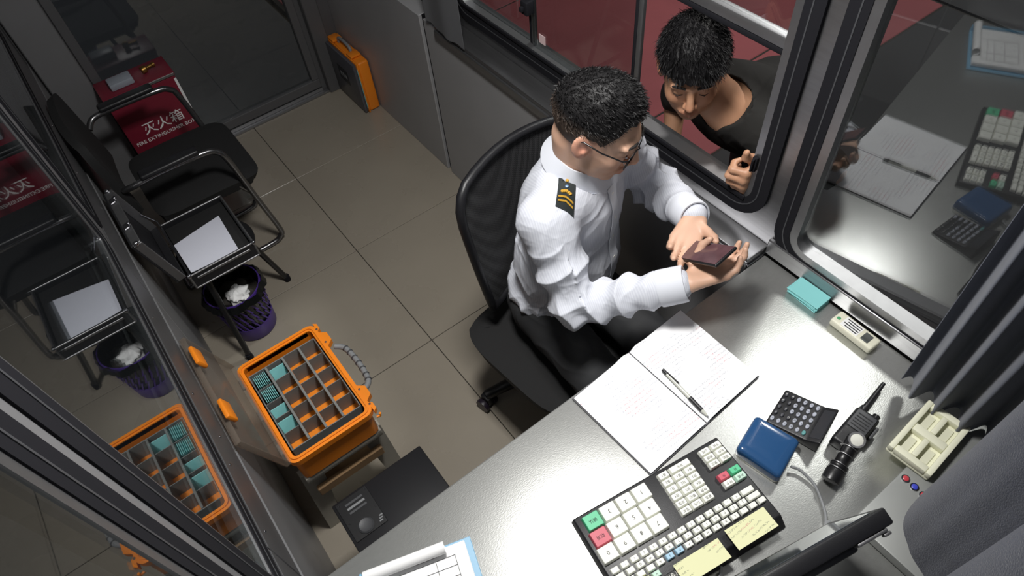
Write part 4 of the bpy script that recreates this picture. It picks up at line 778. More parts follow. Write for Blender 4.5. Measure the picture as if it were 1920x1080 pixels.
# ------------------------------------------------------------ organic surfaces: smooth-blended distance fields
class SDF:
    def __init__(s, lo, hi, h):
        s.lo = np.array(lo, float); s.h = h; s.n = np.ceil((np.array(hi) - s.lo) / h).astype(int) + 1
        s.F = np.full(s.n, 1.0, np.float32); s.ax = [s.lo[i] + h * np.arange(s.n[i]) for i in range(3)]
    def sub(s, lo, hi):
        a = np.clip(np.floor((np.array(lo) - s.lo) / s.h).astype(int), 0, s.n); b = np.clip(np.ceil((np.array(hi) - s.lo) / s.h).astype(int) + 1, 0, s.n)
        sl = tuple(slice(a[i], b[i]) for i in range(3))
        X, Y, Z = np.meshgrid(*[s.ax[i][sl[i]].astype(np.float32) for i in range(3)], indexing='ij', sparse=True)
        return sl, X, Y, Z
    def mix(s, sl, d, k, cut=False):
        A = s.F[sl]
        if A.size == 0: return
        if cut: A = -A
        h = np.clip(0.5 + 0.5 * (A - d) / k, 0, 1); R_ = A * (1 - h) + d * h - k * h * (1 - h)
        s.F[sl] = -R_ if cut else R_
    def cone(s, a, b, ra, rb, k=0.015, cut=False):
        a = np.array(a, float); b = np.array(b, float); m = max(ra, rb) + k + 3 * s.h
        sl, X, Y, Z = s.sub(np.minimum(a, b) - m, np.maximum(a, b) + m); ab = b - a; L2 = max(ab @ ab, 1e-9)
        t = np.clip(((X - a[0]) * ab[0] + (Y - a[1]) * ab[1] + (Z - a[2]) * ab[2]) / L2, 0, 1)
        d = np.sqrt((X - a[0] - t * ab[0]) ** 2 + (Y - a[1] - t * ab[1]) ** 2 + (Z - a[2] - t * ab[2]) ** 2) - (ra + (rb - ra) * t)
        s.mix(sl, d.astype(np.float32), k, cut); return s
    def ell(s, c, R, r, k=0.02, cut=False):
        """ellipsoid; R columns are its axes"""
        c = np.array(c, float); R = np.array(R, float); r = np.array(r, float)
        ext = np.sqrt(((R * r) ** 2).sum(1)) + k + 3 * s.h
        sl, X, Y, Z = s.sub(c - ext, c + ext); dx, dy, dz = X - c[0], Y - c[1], Z - c[2]
        q = [(dx * R[0, i] + dy * R[1, i] + dz * R[2, i]) for i in range(3)]
        k0 = np.sqrt(sum((q[i] / r[i]) ** 2 for i in range(3))); k1 = np.sqrt(sum((q[i] / r[i] ** 2) ** 2 for i in range(3)))
        s.mix(sl, (k0 * (k0 - 1) / np.maximum(k1, 1e-6)).astype(np.float32), k, cut); return s
    def mesh(s):
        F = s.F; F[0] = F[-1] = 1; F[:, 0] = F[:, -1] = 1; F[:, :, 0] = F[:, :, -1] = 1
        S = F < 0; n = s.n
        cnt = np.zeros(n - 1, np.int8)
        for i in (0, 1):
            for j in (0, 1):
                for k in (0, 1): cnt += S[i:n[0] - 1 + i, j:n[1] - 1 + j, k:n[2] - 1 + k]
        act = np.argwhere((cnt > 0) & (cnt < 8)); idx = np.full(n - 1, -1, np.int32); idx[tuple(act.T)] = np.arange(len(act))
        acc = np.zeros((len(act), 3)); num = np.zeros(len(act))
        cs = [(i, j, k) for i in (0, 1) for j in (0, 1) for k in (0, 1)]
        val = {c: F[act[:, 0] + c[0], act[:, 1] + c[1], act[:, 2] + c[2]].astype(float) for c in cs}
        for c in cs:
            for a in range(3):
                if c[a]: continue
                e = list(c); e[a] = 1; e = tuple(e); v0, v1 = val[c], val[e]; m = (v0 < 0) != (v1 < 0); t = np.where(m, v0 / np.where(m, v0 - v1, 1), 0)
                p = np.tile(np.array(c, float), (len(act), 1)); p[:, a] += t; acc += p * m[:, None]; num += m
        V = s.lo + (act + acc / num[:, None]) * s.h; Q = []
        for a in range(3):
            b, c = (a + 1) % 3, (a + 2) % 3
            s0 = [slice(None)] * 3; s1 = [slice(None)] * 3; s0[a] = slice(0, -1); s1[a] = slice(1, None)
            x = np.argwhere(S[tuple(s0)] != S[tuple(s1)])
            if not len(x): continue
            x = x[(x[:, b] > 0) & (x[:, c] > 0)]
            def at(db, dc): y = x.copy(); y[:, b] -= db; y[:, c] -= dc; return idx[y[:, 0], y[:, 1], y[:, 2]]
            q = np.stack([at(1, 1), at(0, 1), at(0, 0), at(1, 0)], 1); flip = ~S[x[:, 0], x[:, 1], x[:, 2]]; q[flip] = q[flip][:, ::-1]; Q.append(q)
        Q = np.concatenate(Q); Q = Q[(Q >= 0).all(1)]
        return V, Q
def relax(V, Q, it=2, lam=0.5):
    for _ in range(it):
        A = np.zeros_like(V); C = np.zeros(len(V))
        for k in range(4):
            for nb in (Q[:, (k + 1) % 4], Q[:, (k + 3) % 4]): np.add.at(A, Q[:, k], V[nb]); np.add.at(C, Q[:, k], 1)
        V = V + lam * (A / np.maximum(C, 1)[:, None] - V)
    return V
def vnormals(V, Q):
    n = np.cross(V[Q[:, 2]] - V[Q[:, 0]], V[Q[:, 3]] - V[Q[:, 1]]); N = np.zeros_like(V)
    for k in range(4): np.add.at(N, Q[:, k], n)
    return N / np.maximum(np.linalg.norm(N, axis=1), 1e-9)[:, None]
def fast_obj(name, V, Q, m, parent, col=None):
    org = np.array(ORG[parent.name]); me = bpy.data.meshes.new(name); V = V - org
    me.vertices.add(len(V)); me.vertices.foreach_set('co', V.astype(np.float32).ravel()); me.loops.add(Q.size); me.loops.foreach_set('vertex_index', Q.astype(np.int32).ravel())
    me.polygons.add(len(Q)); me.polygons.foreach_set('loop_start', np.arange(0, Q.size, Q.shape[1], dtype=np.int32))
    me.update(calc_edges=True); me.validate(); me.shade_smooth(); me.materials.append(m)
    if col is not None:
        at = me.attributes.new('tone', 'FLOAT_COLOR', 'POINT'); at.data.foreach_set('color', np.concatenate([col, np.ones((len(V), 1))], 1).astype(np.float32).ravel())
    o = bpy.data.objects.new(name, me); COL.objects.link(o); o.parent = parent; ORG[o.name] = Vector(org); return o
def tone_mat(name, rough, sss=0.0, bump=0.0, bscale=300):
    m = mat(name, (0.5, 0.5, 0.5, 1), rough, bump=bump, bscale=bscale); N = m.node_tree.nodes; a = N.new('ShaderNodeAttribute'); a.attribute_name = 'tone'
    b = N['Principled BSDF']; m.node_tree.links.new(a.outputs['Color'], b.inputs['Base Color'])
    if sss: b.inputs['Subsurface Weight'].default_value = sss; b.inputs['Subsurface Radius'].default_value = (0.012, 0.005, 0.003); b.inputs['Subsurface Scale'].default_value = 0.4
    return m
M_skin = tone_mat('skin', 0.48, 0.12, 0.08, 900); M_hair = tone_mat('hair', 0.55); M_hair.node_tree.nodes['Principled BSDF'].inputs['Specular IOR Level'].default_value = 0.3
def eul(yaw, pitch, roll):
    y, p, r = map(math.radians, (yaw, pitch, roll)); return np.array(Matrix.Rotation(y, 3, 'Z') @ Matrix.Rotation(p, 3, 'Y') @ Matrix.Rotation(r, 3, 'X'))
def head_prims(S, C, R, sc=1.0):
    P = lambda *p: np.array(C) + R @ (np.array(p) * sc)
    E = lambda c, r, k=0.02, cut=False, Rl=None: S.ell(P(*c), R if Rl is None else R @ Rl, np.array(r) * sc, k, cut)
    T = lambda a, b, ra, rb, k=0.01: S.cone(P(*a), P(*b), ra * sc, rb * sc, k)
    E((-.012, 0, .032), (.097, .077, .086)); E((.030, 0, -.008), (.063, .066, .086)); E((.036, 0, -.068), (.052, .056, .046)); E((.068, 0, -.100), (.020, .024, .017), .018)
    for s in (-1, 1):
        E((.055, s * .037, -.032), (.030, .026, .030), .015); T((.082, s * .046, .022), (.092, s * .010, .024), .008, .008, .012)
    for s in (-1, 1): E((.099, s * .031, .005), (.015, .020, .010), .010, True)
    for s in (-1, 1): E((.076, s * .031, .003), (.0155, .0165, .0140), .004)
    T((.090, 0, .016), (.111, 0, -.030), .0075, .0115, .010)
    for s in (-1, 1): E((.101, s * .012, -.036), (.009, .0075, .0075), .006)
    T((.086, -.023, -.071), (.0975, 0, -.0675), .0045, .0062, .006); T((.0975, 0, -.0675), (.086, .023, -.071), .0062, .0045, .006)
    T((.084, -.020, -.076), (.0945, 0, -.0795), .0045, .0066, .006); T((.0945, 0, -.0795), (.084, .020, -.076), .0066, .0045, .006)
    for s in (-1, 1):
        Rl = np.array(Matrix.Rotation(math.radians(s * -18), 3, 'Z') @ Matrix.Rotation(math.radians(-12), 3, 'Y'))
        E((-.006, s * .080, -.004), (.021, .0075, .034), .008, False, Rl); E((-.001, s * .088, -.001), (.011, .006, .019), .004, True, Rl); E((.004, s * .082, -.012), (.005, .005, .006), .004)
def hand_prims(S, wrist, d, pn_, side, curls, thumb, sc=1.0, spread=0.0):
    """d finger direction, pn_ palm normal (faces), side: +1/-1 sign giving thumb side = side * (pn_ x d)"""
    w = np.array(wrist, float); d = np.array(d, float); d /= np.linalg.norm(d); p = np.array(pn_, float); p -= d * (p @ d); p /= np.linalg.norm(p); s_ = side * np.cross(p, d)
    off = (.030, .0105, -.0105, -.029); ln = (.070, .077, .071, .056); base = (.086, .090, .086, .077); tips = []
    for i in range(4):
        k = w + (d * base[i] + s_ * off[i]) * sc
        S.cone(w + s_ * off[i] * .55 * sc, k, .0145 * sc, .0115 * sc, .012)
        ang = 0.0; q = k; sp = spread * (1.5 - i) / 1.5
        for j, fr in enumerate((.45, .31, .24)):
            ang += math.radians(curls[i][j]); dd = d * math.cos(ang) + p * math.sin(ang) + s_ * sp * math.cos(ang); dd /= np.linalg.norm(dd)
            q2 = q + dd * ln[i] * fr * sc; r0 = (.0098, .0088, .0080)[j] * sc; r1 = (.0088, .0080, .0066)[j] * sc
            S.cone(q, q2, r0, r1, .004); q = q2
        tips.append(q)
    pts = [w + (d * a + s_ * b + p * c) * sc for a, b, c in thumb]
    for i, (ra, rb) in enumerate(((.0150, .0120), (.0115, .0100), (.0098, .0078))): S.cone(pts[i], pts[i + 1], ra * sc, rb * sc, .008 if i == 0 else .004)
    return tips, s_
SKIN = np.array(srgb(204, 164, 140)[:3]); SKIN2 = np.array(srgb(188, 142, 112)[:3])
def skin_tone(V, C, R, base, red=1.0):
    q = (V - np.array(C)) @ R; col = np.tile(base, (len(V), 1)); col *= (1 + 0.05 * np.sin(V[:, :1] * 90) * np.sin(V[:, 1:2] * 80 + V[:, 2:3] * 70))
    def spot(c, r, tint, a):
        nonlocal col
        w = a * np.exp(-(((q - np.array(c)) / np.array(r)) ** 2).sum(1))[:, None]; col = col * (1 - w) + col * np.array(tint) * w
    for s in (-1, 1): spot((0, s * .085, -.004), (.03, .02, .04), (1.05, .72, .70), .8); spot((.07, s * .035, -.03), (.03, .025, .03), (1.04, .86, .84), .6)
    spot((.112, 0, -.034), (.014, .014, .014), (1.05, .8, .78), .7); spot((.097, 0, -.073), (.012, .022, .008), (.86, .52, .52), .95); spot((.07, 0, -.10), (.04, .05, .022), (.86, .86, .88), .5); spot((.095, 0, -.056), (.015, .02, .007), (.86, .86, .88), .4)
    return np.clip(col, 0, 1)
def hair_mesh(C, R, parent, cap, hl, nstr, length, lean, seed, tone_fn, sc=1.0, taper=0.5, noise=0.003, width=0.0007):
    """cap: list of (centre, radii) in head space; hl(x, |y|) lowest z; short blades on top"""
    P = lambda p: np.array(C) + R @ (np.array(p) * sc)
    S = SDF(np.array(C) - 0.17, np.array(C) + 0.17, 0.0032)
    for c, r in cap: S.ell(P(c), R, np.array(r) * sc, .015)
    X, Y, Z = np.meshgrid(*S.ax, indexing='ij'); q = np.stack([X - C[0], Y - C[1], Z - C[2]], -1) @ R / sc
    n = np.sin(q[..., 0] * 160 + 3 * np.sin(q[..., 1] * 70)) * np.sin(q[..., 1] * 190 + 2) * noise + noise * 0.6 * np.sin(q[..., 1] * 420 + q[..., 0] * 60)
    F = S.F + n.astype(np.float32) * (q[..., 2] > 0.02)
    low = hl(q[..., 0], np.abs(q[..., 1])) - q[..., 2] + 0.004 * np.sin(q[..., 1] * 260) * (q[..., 0] > 0.03)
    S.F = np.maximum(F, low.astype(np.float32)); V, Q = S.mesh(); V = relax(V, Q, 1, 0.4); N = vnormals(V, Q); ql = (V - np.array(C)) @ R / sc
    rng = np.random.default_rng(seed); ok = np.where((N @ R[:, 2] > -0.2) & (ql[:, 2] > hl(ql[:, 0], np.abs(ql[:, 1])) + 0.012))[0]
    col = tone_fn(ql)
    pick = rng.choice(ok, nstr); b = V[pick] + rng.normal(size=(nstr, 3)) * 0.0015; nn_ = N[pick]
    ln = np.array(lean) @ R.T; dirv = nn_ * 0.8 + ln + rng.normal(size=(nstr, 3)) * 0.28; dirv /= np.linalg.norm(dirv, axis=1)[:, None]
    L_ = length * rng.uniform(0.5, 1.2, (nstr, 1)); sd = np.cross(dirv, rng.normal(size=(nstr, 3))); sd /= np.linalg.norm(sd, axis=1)[:, None]
    mid = b + dirv * L_ * 0.55 + nn_ * 0.001; tip = b + dirv * L_ + np.array([0, 0, -0.2]) * L_ * 0.3
    W_ = sd * width
    sv = np.stack([b - W_, b + W_, mid + W_ * .8, mid - W_ * .8, tip + W_ * .15, tip - W_ * .15], 1).reshape(-1, 3); k = np.arange(nstr)[:, None] * 6 + len(V)
    sq = np.concatenate([k + np.array([[0, 1, 2, 3]]), k + np.array([[3, 2, 4, 5]])]); sc_ = np.repeat(tone_fn(ql[pick]) * rng.uniform(0.6, 1.25, (nstr, 1)), 6, 0)
    return fast_obj('hair', np.concatenate([V, sv]), np.concatenate([Q, sq]), M_hair, parent, np.concatenate([col, sc_]))
def folds(V, seed, amp, freq, n=10):
    """cloth wrinkles: a few ridged waves in random directions, warped"""
    rng = np.random.default_rng(seed); w = np.zeros(len(V)); P = V + 0.03 * np.sin(V[:, [1, 2, 0]] * 17 + 1.3) + 0.012 * np.sin(V[:, [2, 0, 1]] * 43)
    for i in range(n):
        d = rng.normal(size=3); d /= np.linalg.norm(d); f = freq * rng.uniform(0.6, 1.7); mask = 0.5 + 0.5 * np.sin(P @ rng.normal(size=3) * 13 + rng.uniform(0, 6.3))
        w += ((1 - np.abs(np.sin(P @ d * f + rng.uniform(0, 6.3)))) ** 3 * 2 - 0.5) * mask ** 3
    return amp * w / math.sqrt(n)
# ------------------------------------------------------------ office chair
ch = thing('office_chair', 'black mesh-back swivel office chair under the seated man', 'chair', (0.77, 1.02, 0))
M_mesh = mat('black_mesh_fabric', srgb(44, 44, 46), 0.8)
nt = M_mesh.node_tree; tcn = nt.nodes.new('ShaderNodeTexCoord'); vn = nt.nodes.new('ShaderNodeTexChecker'); mpn = nt.nodes.new('ShaderNodeMapping'); mpn.inputs['Rotation'].default_value = (0.6, 0.5, 0.78); vn.inputs['Scale'].default_value = 230
nt.links.new(tcn.outputs['Object'], mpn.inputs[0]); nt.links.new(mpn.outputs[0], vn.inputs['Vector']); vn.inputs[1].default_value = srgb(22, 22, 24); vn.inputs[2].default_value = srgb(54, 54, 56); nt.links.new(vn.outputs['Color'], nt.nodes['Principled BSDF'].inputs['Base Color'])
bl, br_ = Vector((0.560, 1.150, 0)), Vector((1.000, 1.205, 0))      # back, outer ends at the top
def cb(u, v):
    """u across, v up; gently curved mesh back"""
    w = 1.0 - 0.16 * (1 - v) ** 1.5 - 0.10 * max(0, v - 0.8) ** 2 * 25 * 0.2
    x = bl * (1 - (0.5 + (u - 0.5) * w)) + br_ * (0.5 + (u - 0.5) * w); a = 2 * u - 1
    z = 0.52 + 0.475 * v - 0.022 * a * a * v; lean = -0.055 * (1 - v) + 0.045 * (1 - a * a)
    return Vector((x.x, x.y + lean - 0.02, z))
MB().grid(lambda u, v: cb(0.04 + 0.92 * u, 0.03 + 0.94 * v), 20, 16, 0.004).build('mesh_back', M_mesh, ch, 60)
bp = [cb(u / 10, 0) for u in range(1, 10)] + [cb(1, 0.04)] + [cb(1, v / 10) for v in range(1, 9)] + [cb(0.99, 0.9), cb(0.955, 0.97), cb(0.9, 1.0)] + [cb(1 - u / 10, 1.0) for u in range(2, 9)] + [cb(0.1, 1.0), cb(0.045, 0.97), cb(0.01, 0.9)] + [cb(0, 1 - v / 10) for v in range(2, 10)] + [cb(0, 0.04)]
MB().tube(bp, 0.013, 10, closed=True).build('back_frame', M_black, ch, 60)
def cs(u, v):
    a = 2 * u - 1; b = 2 * v - 1; k = 1 / max(1e-6, (abs(a) ** 5 + abs(b) ** 5) ** 0.2) if (abs(a) > .99 or abs(b) > .99) else 1
    c, s = math.cos(0.10), math.sin(0.10); x, y = 0.245 * a * min(1, k), 0.235 * b * min(1, k)
    return (0.755 + x * c - y * s, 0.945 + x * s + y * c, 0.435 + 0.006 * (a * a) - 0.015 * max(abs(a), abs(b)) ** 6)
MB().grid(cs, 16, 16, 0.065).build('seat', M_fab, ch, 60)
MB().tube([(0.79, 1.155, 0.40), (0.79, 1.20, 0.42), (0.79, 1.205, 0.56), (0.79, 1.19, 0.64)], 0.018, 10).build('back_support', M_black, ch, 60)
MB().rbox((0.69, 0.90, 0.335), (0.85, 1.165, 0.369), 0.01).build('tilt_mechanism', M_black, ch, 40)
MB().lathe([(0.026, 0.10), (0.026, 0.22), (0.016, 0.222), (0.016, 0.334)], 16, Matrix.Translation((0.77, 1.02, 0))).build('gas_lift', M_blackm, ch, 40)
for k in range(5):
    a = math.radians(164 + 72 * k); dx, dy = math.cos(a), math.sin(a); e = Vector((0.77 + 0.265 * dx, 1.02 + 0.265 * dy, 0))
    MB().tube([(0.77, 1.02, 0.12), (0.77 + 0.13 * dx, 1.02 + 0.13 * dy, 0.100), (e.x, e.y, 0.072)], 0, 10, rs=[0.028, 0.024, 0.018]).build('base_arm', M_black, ch, 60)
    cs_ = MB().rbox((-0.012, -0.020, 0.020), (0.012, 0.020, 0.066), 0.006, 2, Matrix.Translation(e) @ Matrix.Rotation(a + 0.5, 4, 'Z')).build('caster', M_black, ch, 40)
    for sd in (-1, 1): MB().lathe([(0.010, -0.009), (0.026, -0.008), (0.0275, 0), (0.026, 0.008), (0.010, 0.009)], 18, Matrix.Translation(e + Vector((0, 0, 0.0285))) @ Matrix.Rotation(a + 0.5, 4, 'Z') @ Matrix.Translation((sd * 0.022, 0, 0)) @ Matrix.Rotation(math.pi / 2, 4, 'Y')).build('wheel', mat('purple_black_wheel', srgb(38, 30, 42), 0.4), cs_, 50)
# ------------------------------------------------------------ seated man
p1 = thing('person', 'seated man in white uniform shirt and glasses holding a smartphone', 'person', (0.78, 0.98, 0))
tf = np.array([0.342, -0.94, 0]); tl = np.array([0.94, 0.342, 0]); TR = np.stack([tf, tl, np.array([0, 0, 1.0])], 1)
HC = np.array([0.832, 0.912, 1.190]); HR = eul(-62, 20, -4)
NB = np.array([0.822, 0.960, 1.050]); SR, SL = np.array([0.668, 0.895, 1.010]), np.array([0.982, 1.010, 1.010])
ER, EL = np.array([0.648, 0.768, 0.822]), np.array([1.048, 0.905, 0.868]); WRr, WLl = np.array([0.838, 0.602, 0.918]), np.array([0.998, 0.728, 0.930])
PV = np.array([0.785, 1.025, 0.555]); HPR, HPL = np.array([0.700, 0.99, 0.535]), np.array([0.870, 1.02, 0.535]); KR, KL_ = np.array([0.655, 0.575, 0.56]), np.array([0.860, 0.600, 0.56]); AR, AL = np.array([0.665, 0.62, 0.10]), np.array([0.865, 0.64, 0.10])
B = SDF((0.55, 0.36, 0.02), (1.16, 1.24, 1.34), 0.0038)
B.ell((0.812, 0.978, 0.92), TR, (0.100, 0.150, 0.15)); B.ell((0.803, 0.99, 0.73), TR, (0.11, 0.15, 0.16), .03); B.ell(PV, TR, (0.11, 0.14, 0.09), .03); B.cone(SR, SL, 0.030, 0.030, .03)
for s_, e_, w_ in ((SR, ER, WRr), (SL, EL, WLl)): B.cone(s_, e_, 0.038, 0.034, .02); B.cone(e_, w_, 0.033, 0.026, .01)
for h_, k_, a_ in ((HPR, KR, AR), (HPL, KL_, AL)): B.cone(h_, k_, 0.066, 0.050, .02); B.cone(k_, a_, 0.046, 0.032, .01); B.cone(a_, a_ + np.array([0, -0.13, -0.055]), 0.030, 0.022, .01)
B.cone(NB + np.array([0, 0, -0.02]), HC + HR @ np.array([-.035, 0, -.045]), 0.060, 0.055, .02)
head_prims(B, HC, HR)
# phone frame: long axis u, short axis v, screen normal n
phC = np.array([0.908, 0.612, 0.968]); phN = np.array([-0.15, 0.60, 0.78]); phN /= np.linalg.norm(phN); phU = np.array([-0.08, -0.79, 0.61]); phU -= phN * (phU @ phN); phU /= np.linalg.norm(phU); phV = np.cross(phN, phU)
if phV[0] < 0: phV = -phV
# right hand: palm up under the phone, fingers towards the window, thumb over the glass
hand_prims(B, WRr + np.array([0.012, -0.006, 0.004]), (0.86, -0.30, 0.10), (-0.12, 0.42, 0.90), 1, ((12, 22, 22), (8, 26, 26), (10, 34, 30), (16, 36, 30)), ((0.020, 0.020, 0.006), (0.040, 0.042, 0.026), (0.062, 0.046, 0.052), (0.078, 0.036, 0.066)), 1.0)
# left hand: fingers towards the right hand, below the lower end of the phone
hand_prims(B, WLl + np.array([-0.004, -0.008, 0.0]), (-0.86, -0.42, -0.06), (0.05, -0.25, 0.96), 1, ((6, 24, 22), (2, 20, 20), (2, 22, 20), (6, 26, 22)), ((0.018, 0.020, 0.004), (0.034, 0.040, 0.018), (0.050, 0.056, 0.030), (0.066, 0.062, 0.040)), 1.0)
V, Q = B.mesh(); V = relax(V, Q, 1, 0.35)
fast_obj('body', V, Q, M_skin, p1, skin_tone(V, HC, HR, SKIN))
BLK = np.array(srgb(24, 23, 24)[:3])
def tone1(q):
    t = np.clip((q[:, 2] - 0.015) / 0.035, 0, 1)[:, None]; return (1 - t) * np.array(srgb(74, 62, 54)[:3]) + t * BLK
hl1 = lambda x, ay: np.interp(x, [-.12, -.045, -.025, -.010, .020, .034, .048, .070, .10], [-.082, -.072, -.034, .026, .024, .008, .036, .076, .084]) + np.clip((ay - .03) / .05, 0, 1) * 0.0
hair_mesh(HC, HR, p1, [((-.013, 0, .036), (.1015, .0815, .0905)), ((.006, 0, .075), (.078, .064, .064))], hl1, 6500, 0.0095, (0.75, 0.0, 0.10), 3, tone1, noise=0.0014)
# glasses
Hm = lambda *p: Vector(HC + HR @ np.array(p))
gl = MB(); M_gl = mat('black_glasses_frame', srgb(20, 20, 22), 0.25)
for s in (-1, 1):
    rim = [Hm(.106 - .10 * abs(y) * 1.2, y * 1.0, z) for y, z in [(s * a, b) for a, b in rrect(.009, .062, -.022, .014, .010, 4)]]
    gl.tube(rim, 0.0013, 6, closed=True)
    gl.tube([Hm(.099, s * .062, .010), Hm(.088, s * .074, .012), Hm(.040, s * .0825, .012), Hm(-.006, s * .0855, .018), Hm(-.022, s * .084, .004)], 0.0019, 8)
gl.tube([Hm(.105, -.009, .004), Hm(.109, 0, .007), Hm(.105, .009, .004)], 0.0013, 6)
gf = gl.build('glasses', M_gl, p1, 60)
M_lens = glass_mat('spectacle_lens', (0.96, 0.97, 0.97, 1), 1.6)
for s in (-1, 1):
    pp = [Hm(.1055 - .12 * abs(s * a), s * a, b) for a, b in rrect(.009, .062, -.022, .014, .010, 4)]
    obj('lens', pp, [tuple(range(len(pp)))], M_lens, gf)
for s in (-1, 1):
    MB().tube([Hm(.0845, s * .050, .024), Hm(.0955, s * .034, .031), Hm(.0985, s * .014, .027)], 0, 8, rs=[.0018, .0036, .0026]).build('eyebrow', mat('brow_hair', srgb(30, 26, 25), 0.7), p1, 60)
    MB().tube([Hm(.0835, s * .044, -.002), Hm(.0915, s * .033, -.0055), Hm(.0895, s * .020, -.0035)], 0, 6, rs=[.0007, .0013, .0008]).build('eyelashes', mat('brow_hair', srgb(30, 26, 25), 0.7), p1, 60)
# shirt
M_shirt = mat('white_shirt', srgb(226, 228, 236), 0.75, bump=0.25, bscale=1200)
S1 = SDF((0.54, 0.55, 0.52), (1.16, 1.20, 1.14), 0.0031)
S1.ell((0.812, 0.975, 0.92), TR, (0.124, 0.176, 0.165), .03); S1.ell((0.803, 0.985, 0.74), TR, (0.142, 0.178, 0.17), .04); S1.ell((0.79, 1.01, 0.61), TR, (0.140, 0.172, 0.085), .04)
S1.cone(SR + tl * 0.02, SL - tl * 0.02, 0.062, 0.062, .04); S1.cone(NB + np.array([0, 0, -0.040]), SR, 0.066, 0.060, .03); S1.cone(NB + np.array([0, 0, -0.040]), SL, 0.066, 0.060, .03)
for s_, e_, w_ in ((SR, ER, WRr), (SL, EL, WLl)):
    S1.cone(s_, e_ * 0.97 + s_ * 0.03, 0.068, 0.058, .02); S1.cone(e_, w_ * 0.93 + e_ * 0.07, 0.056, 0.041, .012)
sl_, X, Y, Z = S1.sub(S1.lo, S1.lo + S1.h * S1.n)
# neck hole and hem
ax = HC - NB; ax /= np.linalg.norm(ax); hgt = (X - NB[0]) * ax[0] + (Y - NB[1]) * ax[1] + (Z - NB[2]) * ax[2]
S1.F = np.maximum(S1.F, np.maximum(np.where((X - NB[0] - ax[0] * hgt) ** 2 + (Y - NB[1] - ax[1] * hgt) ** 2 < 0.088 ** 2, hgt - 0.010, -1.0), (0.548 - Z)).astype(np.float32))
V, Q = S1.mesh(); V = relax(V, Q, 1, 0.4); N = vnormals(V, Q)
w = folds(V, 11, 0.0110, 26, 12) + folds(V, 29, 0.0022, 60, 16); low = np.clip((0.80 - V[:, 2]) / 0.2, 0, 1); body_m = np.exp(-(np.linalg.norm(V[:, None, :2] - np.array([[0.81, 0.98]]), axis=2)[:, 0] / 0.25) ** 4)
arm = np.zeros(len(V))
for s_, e_, w_ in ((SR, ER, WRr), (SL, EL, WLl)):
    for a_, b_, cnt in ((s_, e_, 5), (e_, w_, 8)):
        ab = b_ - a_; L_ = np.linalg.norm(ab); t = ((V - a_) @ ab) / L_ ** 2; dd = np.linalg.norm(V - a_ - np.clip(t, 0, 1)[:, None] * ab, axis=1); m_ = np.clip((0.085 - dd) / 0.02, 0, 1) * np.exp(-((t - 0.7) / 0.4) ** 4 if cnt == 5 else -((t - 0.3) / 0.45) ** 4)
        ph = np.arctan2((V - a_) @ np.cross(ab / L_, [0, 0, 1.0]), V[:, 2] - a_[2]); arm += 0.0085 * m_ * (1 - 2 * np.abs(np.sin(t * cnt * 1.5 + 0.9 * np.sin(ph * 2 + 1) + 0.6 * ph)))
V = V + N * (w * (0.5 + 0.7 * low) + arm)[:, None]
# blouse over the belt
b_ = np.clip((0.66 - V[:, 2]) / 0.10, 0, 1); V[:, 2] += 0.012 * b_ * np.sin(V[:, 0] * 60 + V[:, 1] * 40)
sh = fast_obj('shirt', V, Q, M_shirt, p1); bvh = BVHTree.FromPolygons([Vector(v) for v in V], [tuple(q) for q in Q.tolist()])
nt = M_shirt.node_tree; wv = nt.nodes.new('ShaderNodeTexWave'); tcn = nt.nodes.new('ShaderNodeTexCoord'); mpn = nt.nodes.new('ShaderNodeMapping'); mpn.inputs['Rotation'].default_value = (0, 0, 0.3); wv.inputs['Scale'].default_value = 62
nt.links.new(tcn.outputs['Object'], mpn.inputs[0]); nt.links.new(mpn.outputs[0], wv.inputs['Vector']); mxn = nt.nodes.new('ShaderNodeMix'); mxn.data_type = 'RGBA'; mxn.inputs[6].default_value = srgb(200, 203, 213); mxn.inputs[7].default_value = srgb(212, 215, 223); nt.links.new(wv.outputs['Fac'], mxn.inputs[0]); nt.links.new(mxn.outputs[2], nt.nodes['Principled BSDF'].inputs['Base Color'])
# cuffs
for e_, w_ in ((ER, WRr), (EL, WLl)):
    d = (w_ - e_) / np.linalg.norm(w_ - e_); MB().lathe([(0.0440, -0.062), (0.0450, -0.058), (0.0440, -0.004), (0.0425, 0.0), (0.0390, 0.0), (0.0390, -0.05)], 32, frame(w_ + d * 0.004, (0, 0, 1), d), cap=False).build('cuff', mat('cuff_cloth', srgb(212, 215, 223), 0.75, bump=0.2, bscale=1200), sh, 50)
# collar
nx_ = Vector(ax); fx_ = (Vector(tf) * 0.8 + Vector((0.28, -0.1, 0))); CM_ = frame(Vector(NB) + nx_ * 0.016 + Vector((0.0, 0.004, 0)), fx_, nx_)
def collar(u, v):
    a = math.radians(14 + 332 * u); fr = max(0, math.cos(a)) ** 3
    if v < 0.34: r, z = 0.0645 - 0.001 * v, -0.005 + 0.048 * (v / 0.34) - 0.022 * fr
    elif v < 0.5: r, z = 0.0675, 0.045 - 0.022 * fr
    else: t = (v - 0.5) / 0.5; r = 0.0695 + 0.021 * t + 0.026 * fr * t; z = 0.045 - 0.022 * fr - t * (0.046 + 0.034 * fr)
    return CM_ @ Vector((r * math.cos(a) * 1.06, r * math.sin(a), z))
MB().grid(collar, 60, 12, -0.003).build('collar', mat('cuff_cloth', srgb(212, 215, 223), 0.75, bump=0.2, bscale=1200), sh, 60)
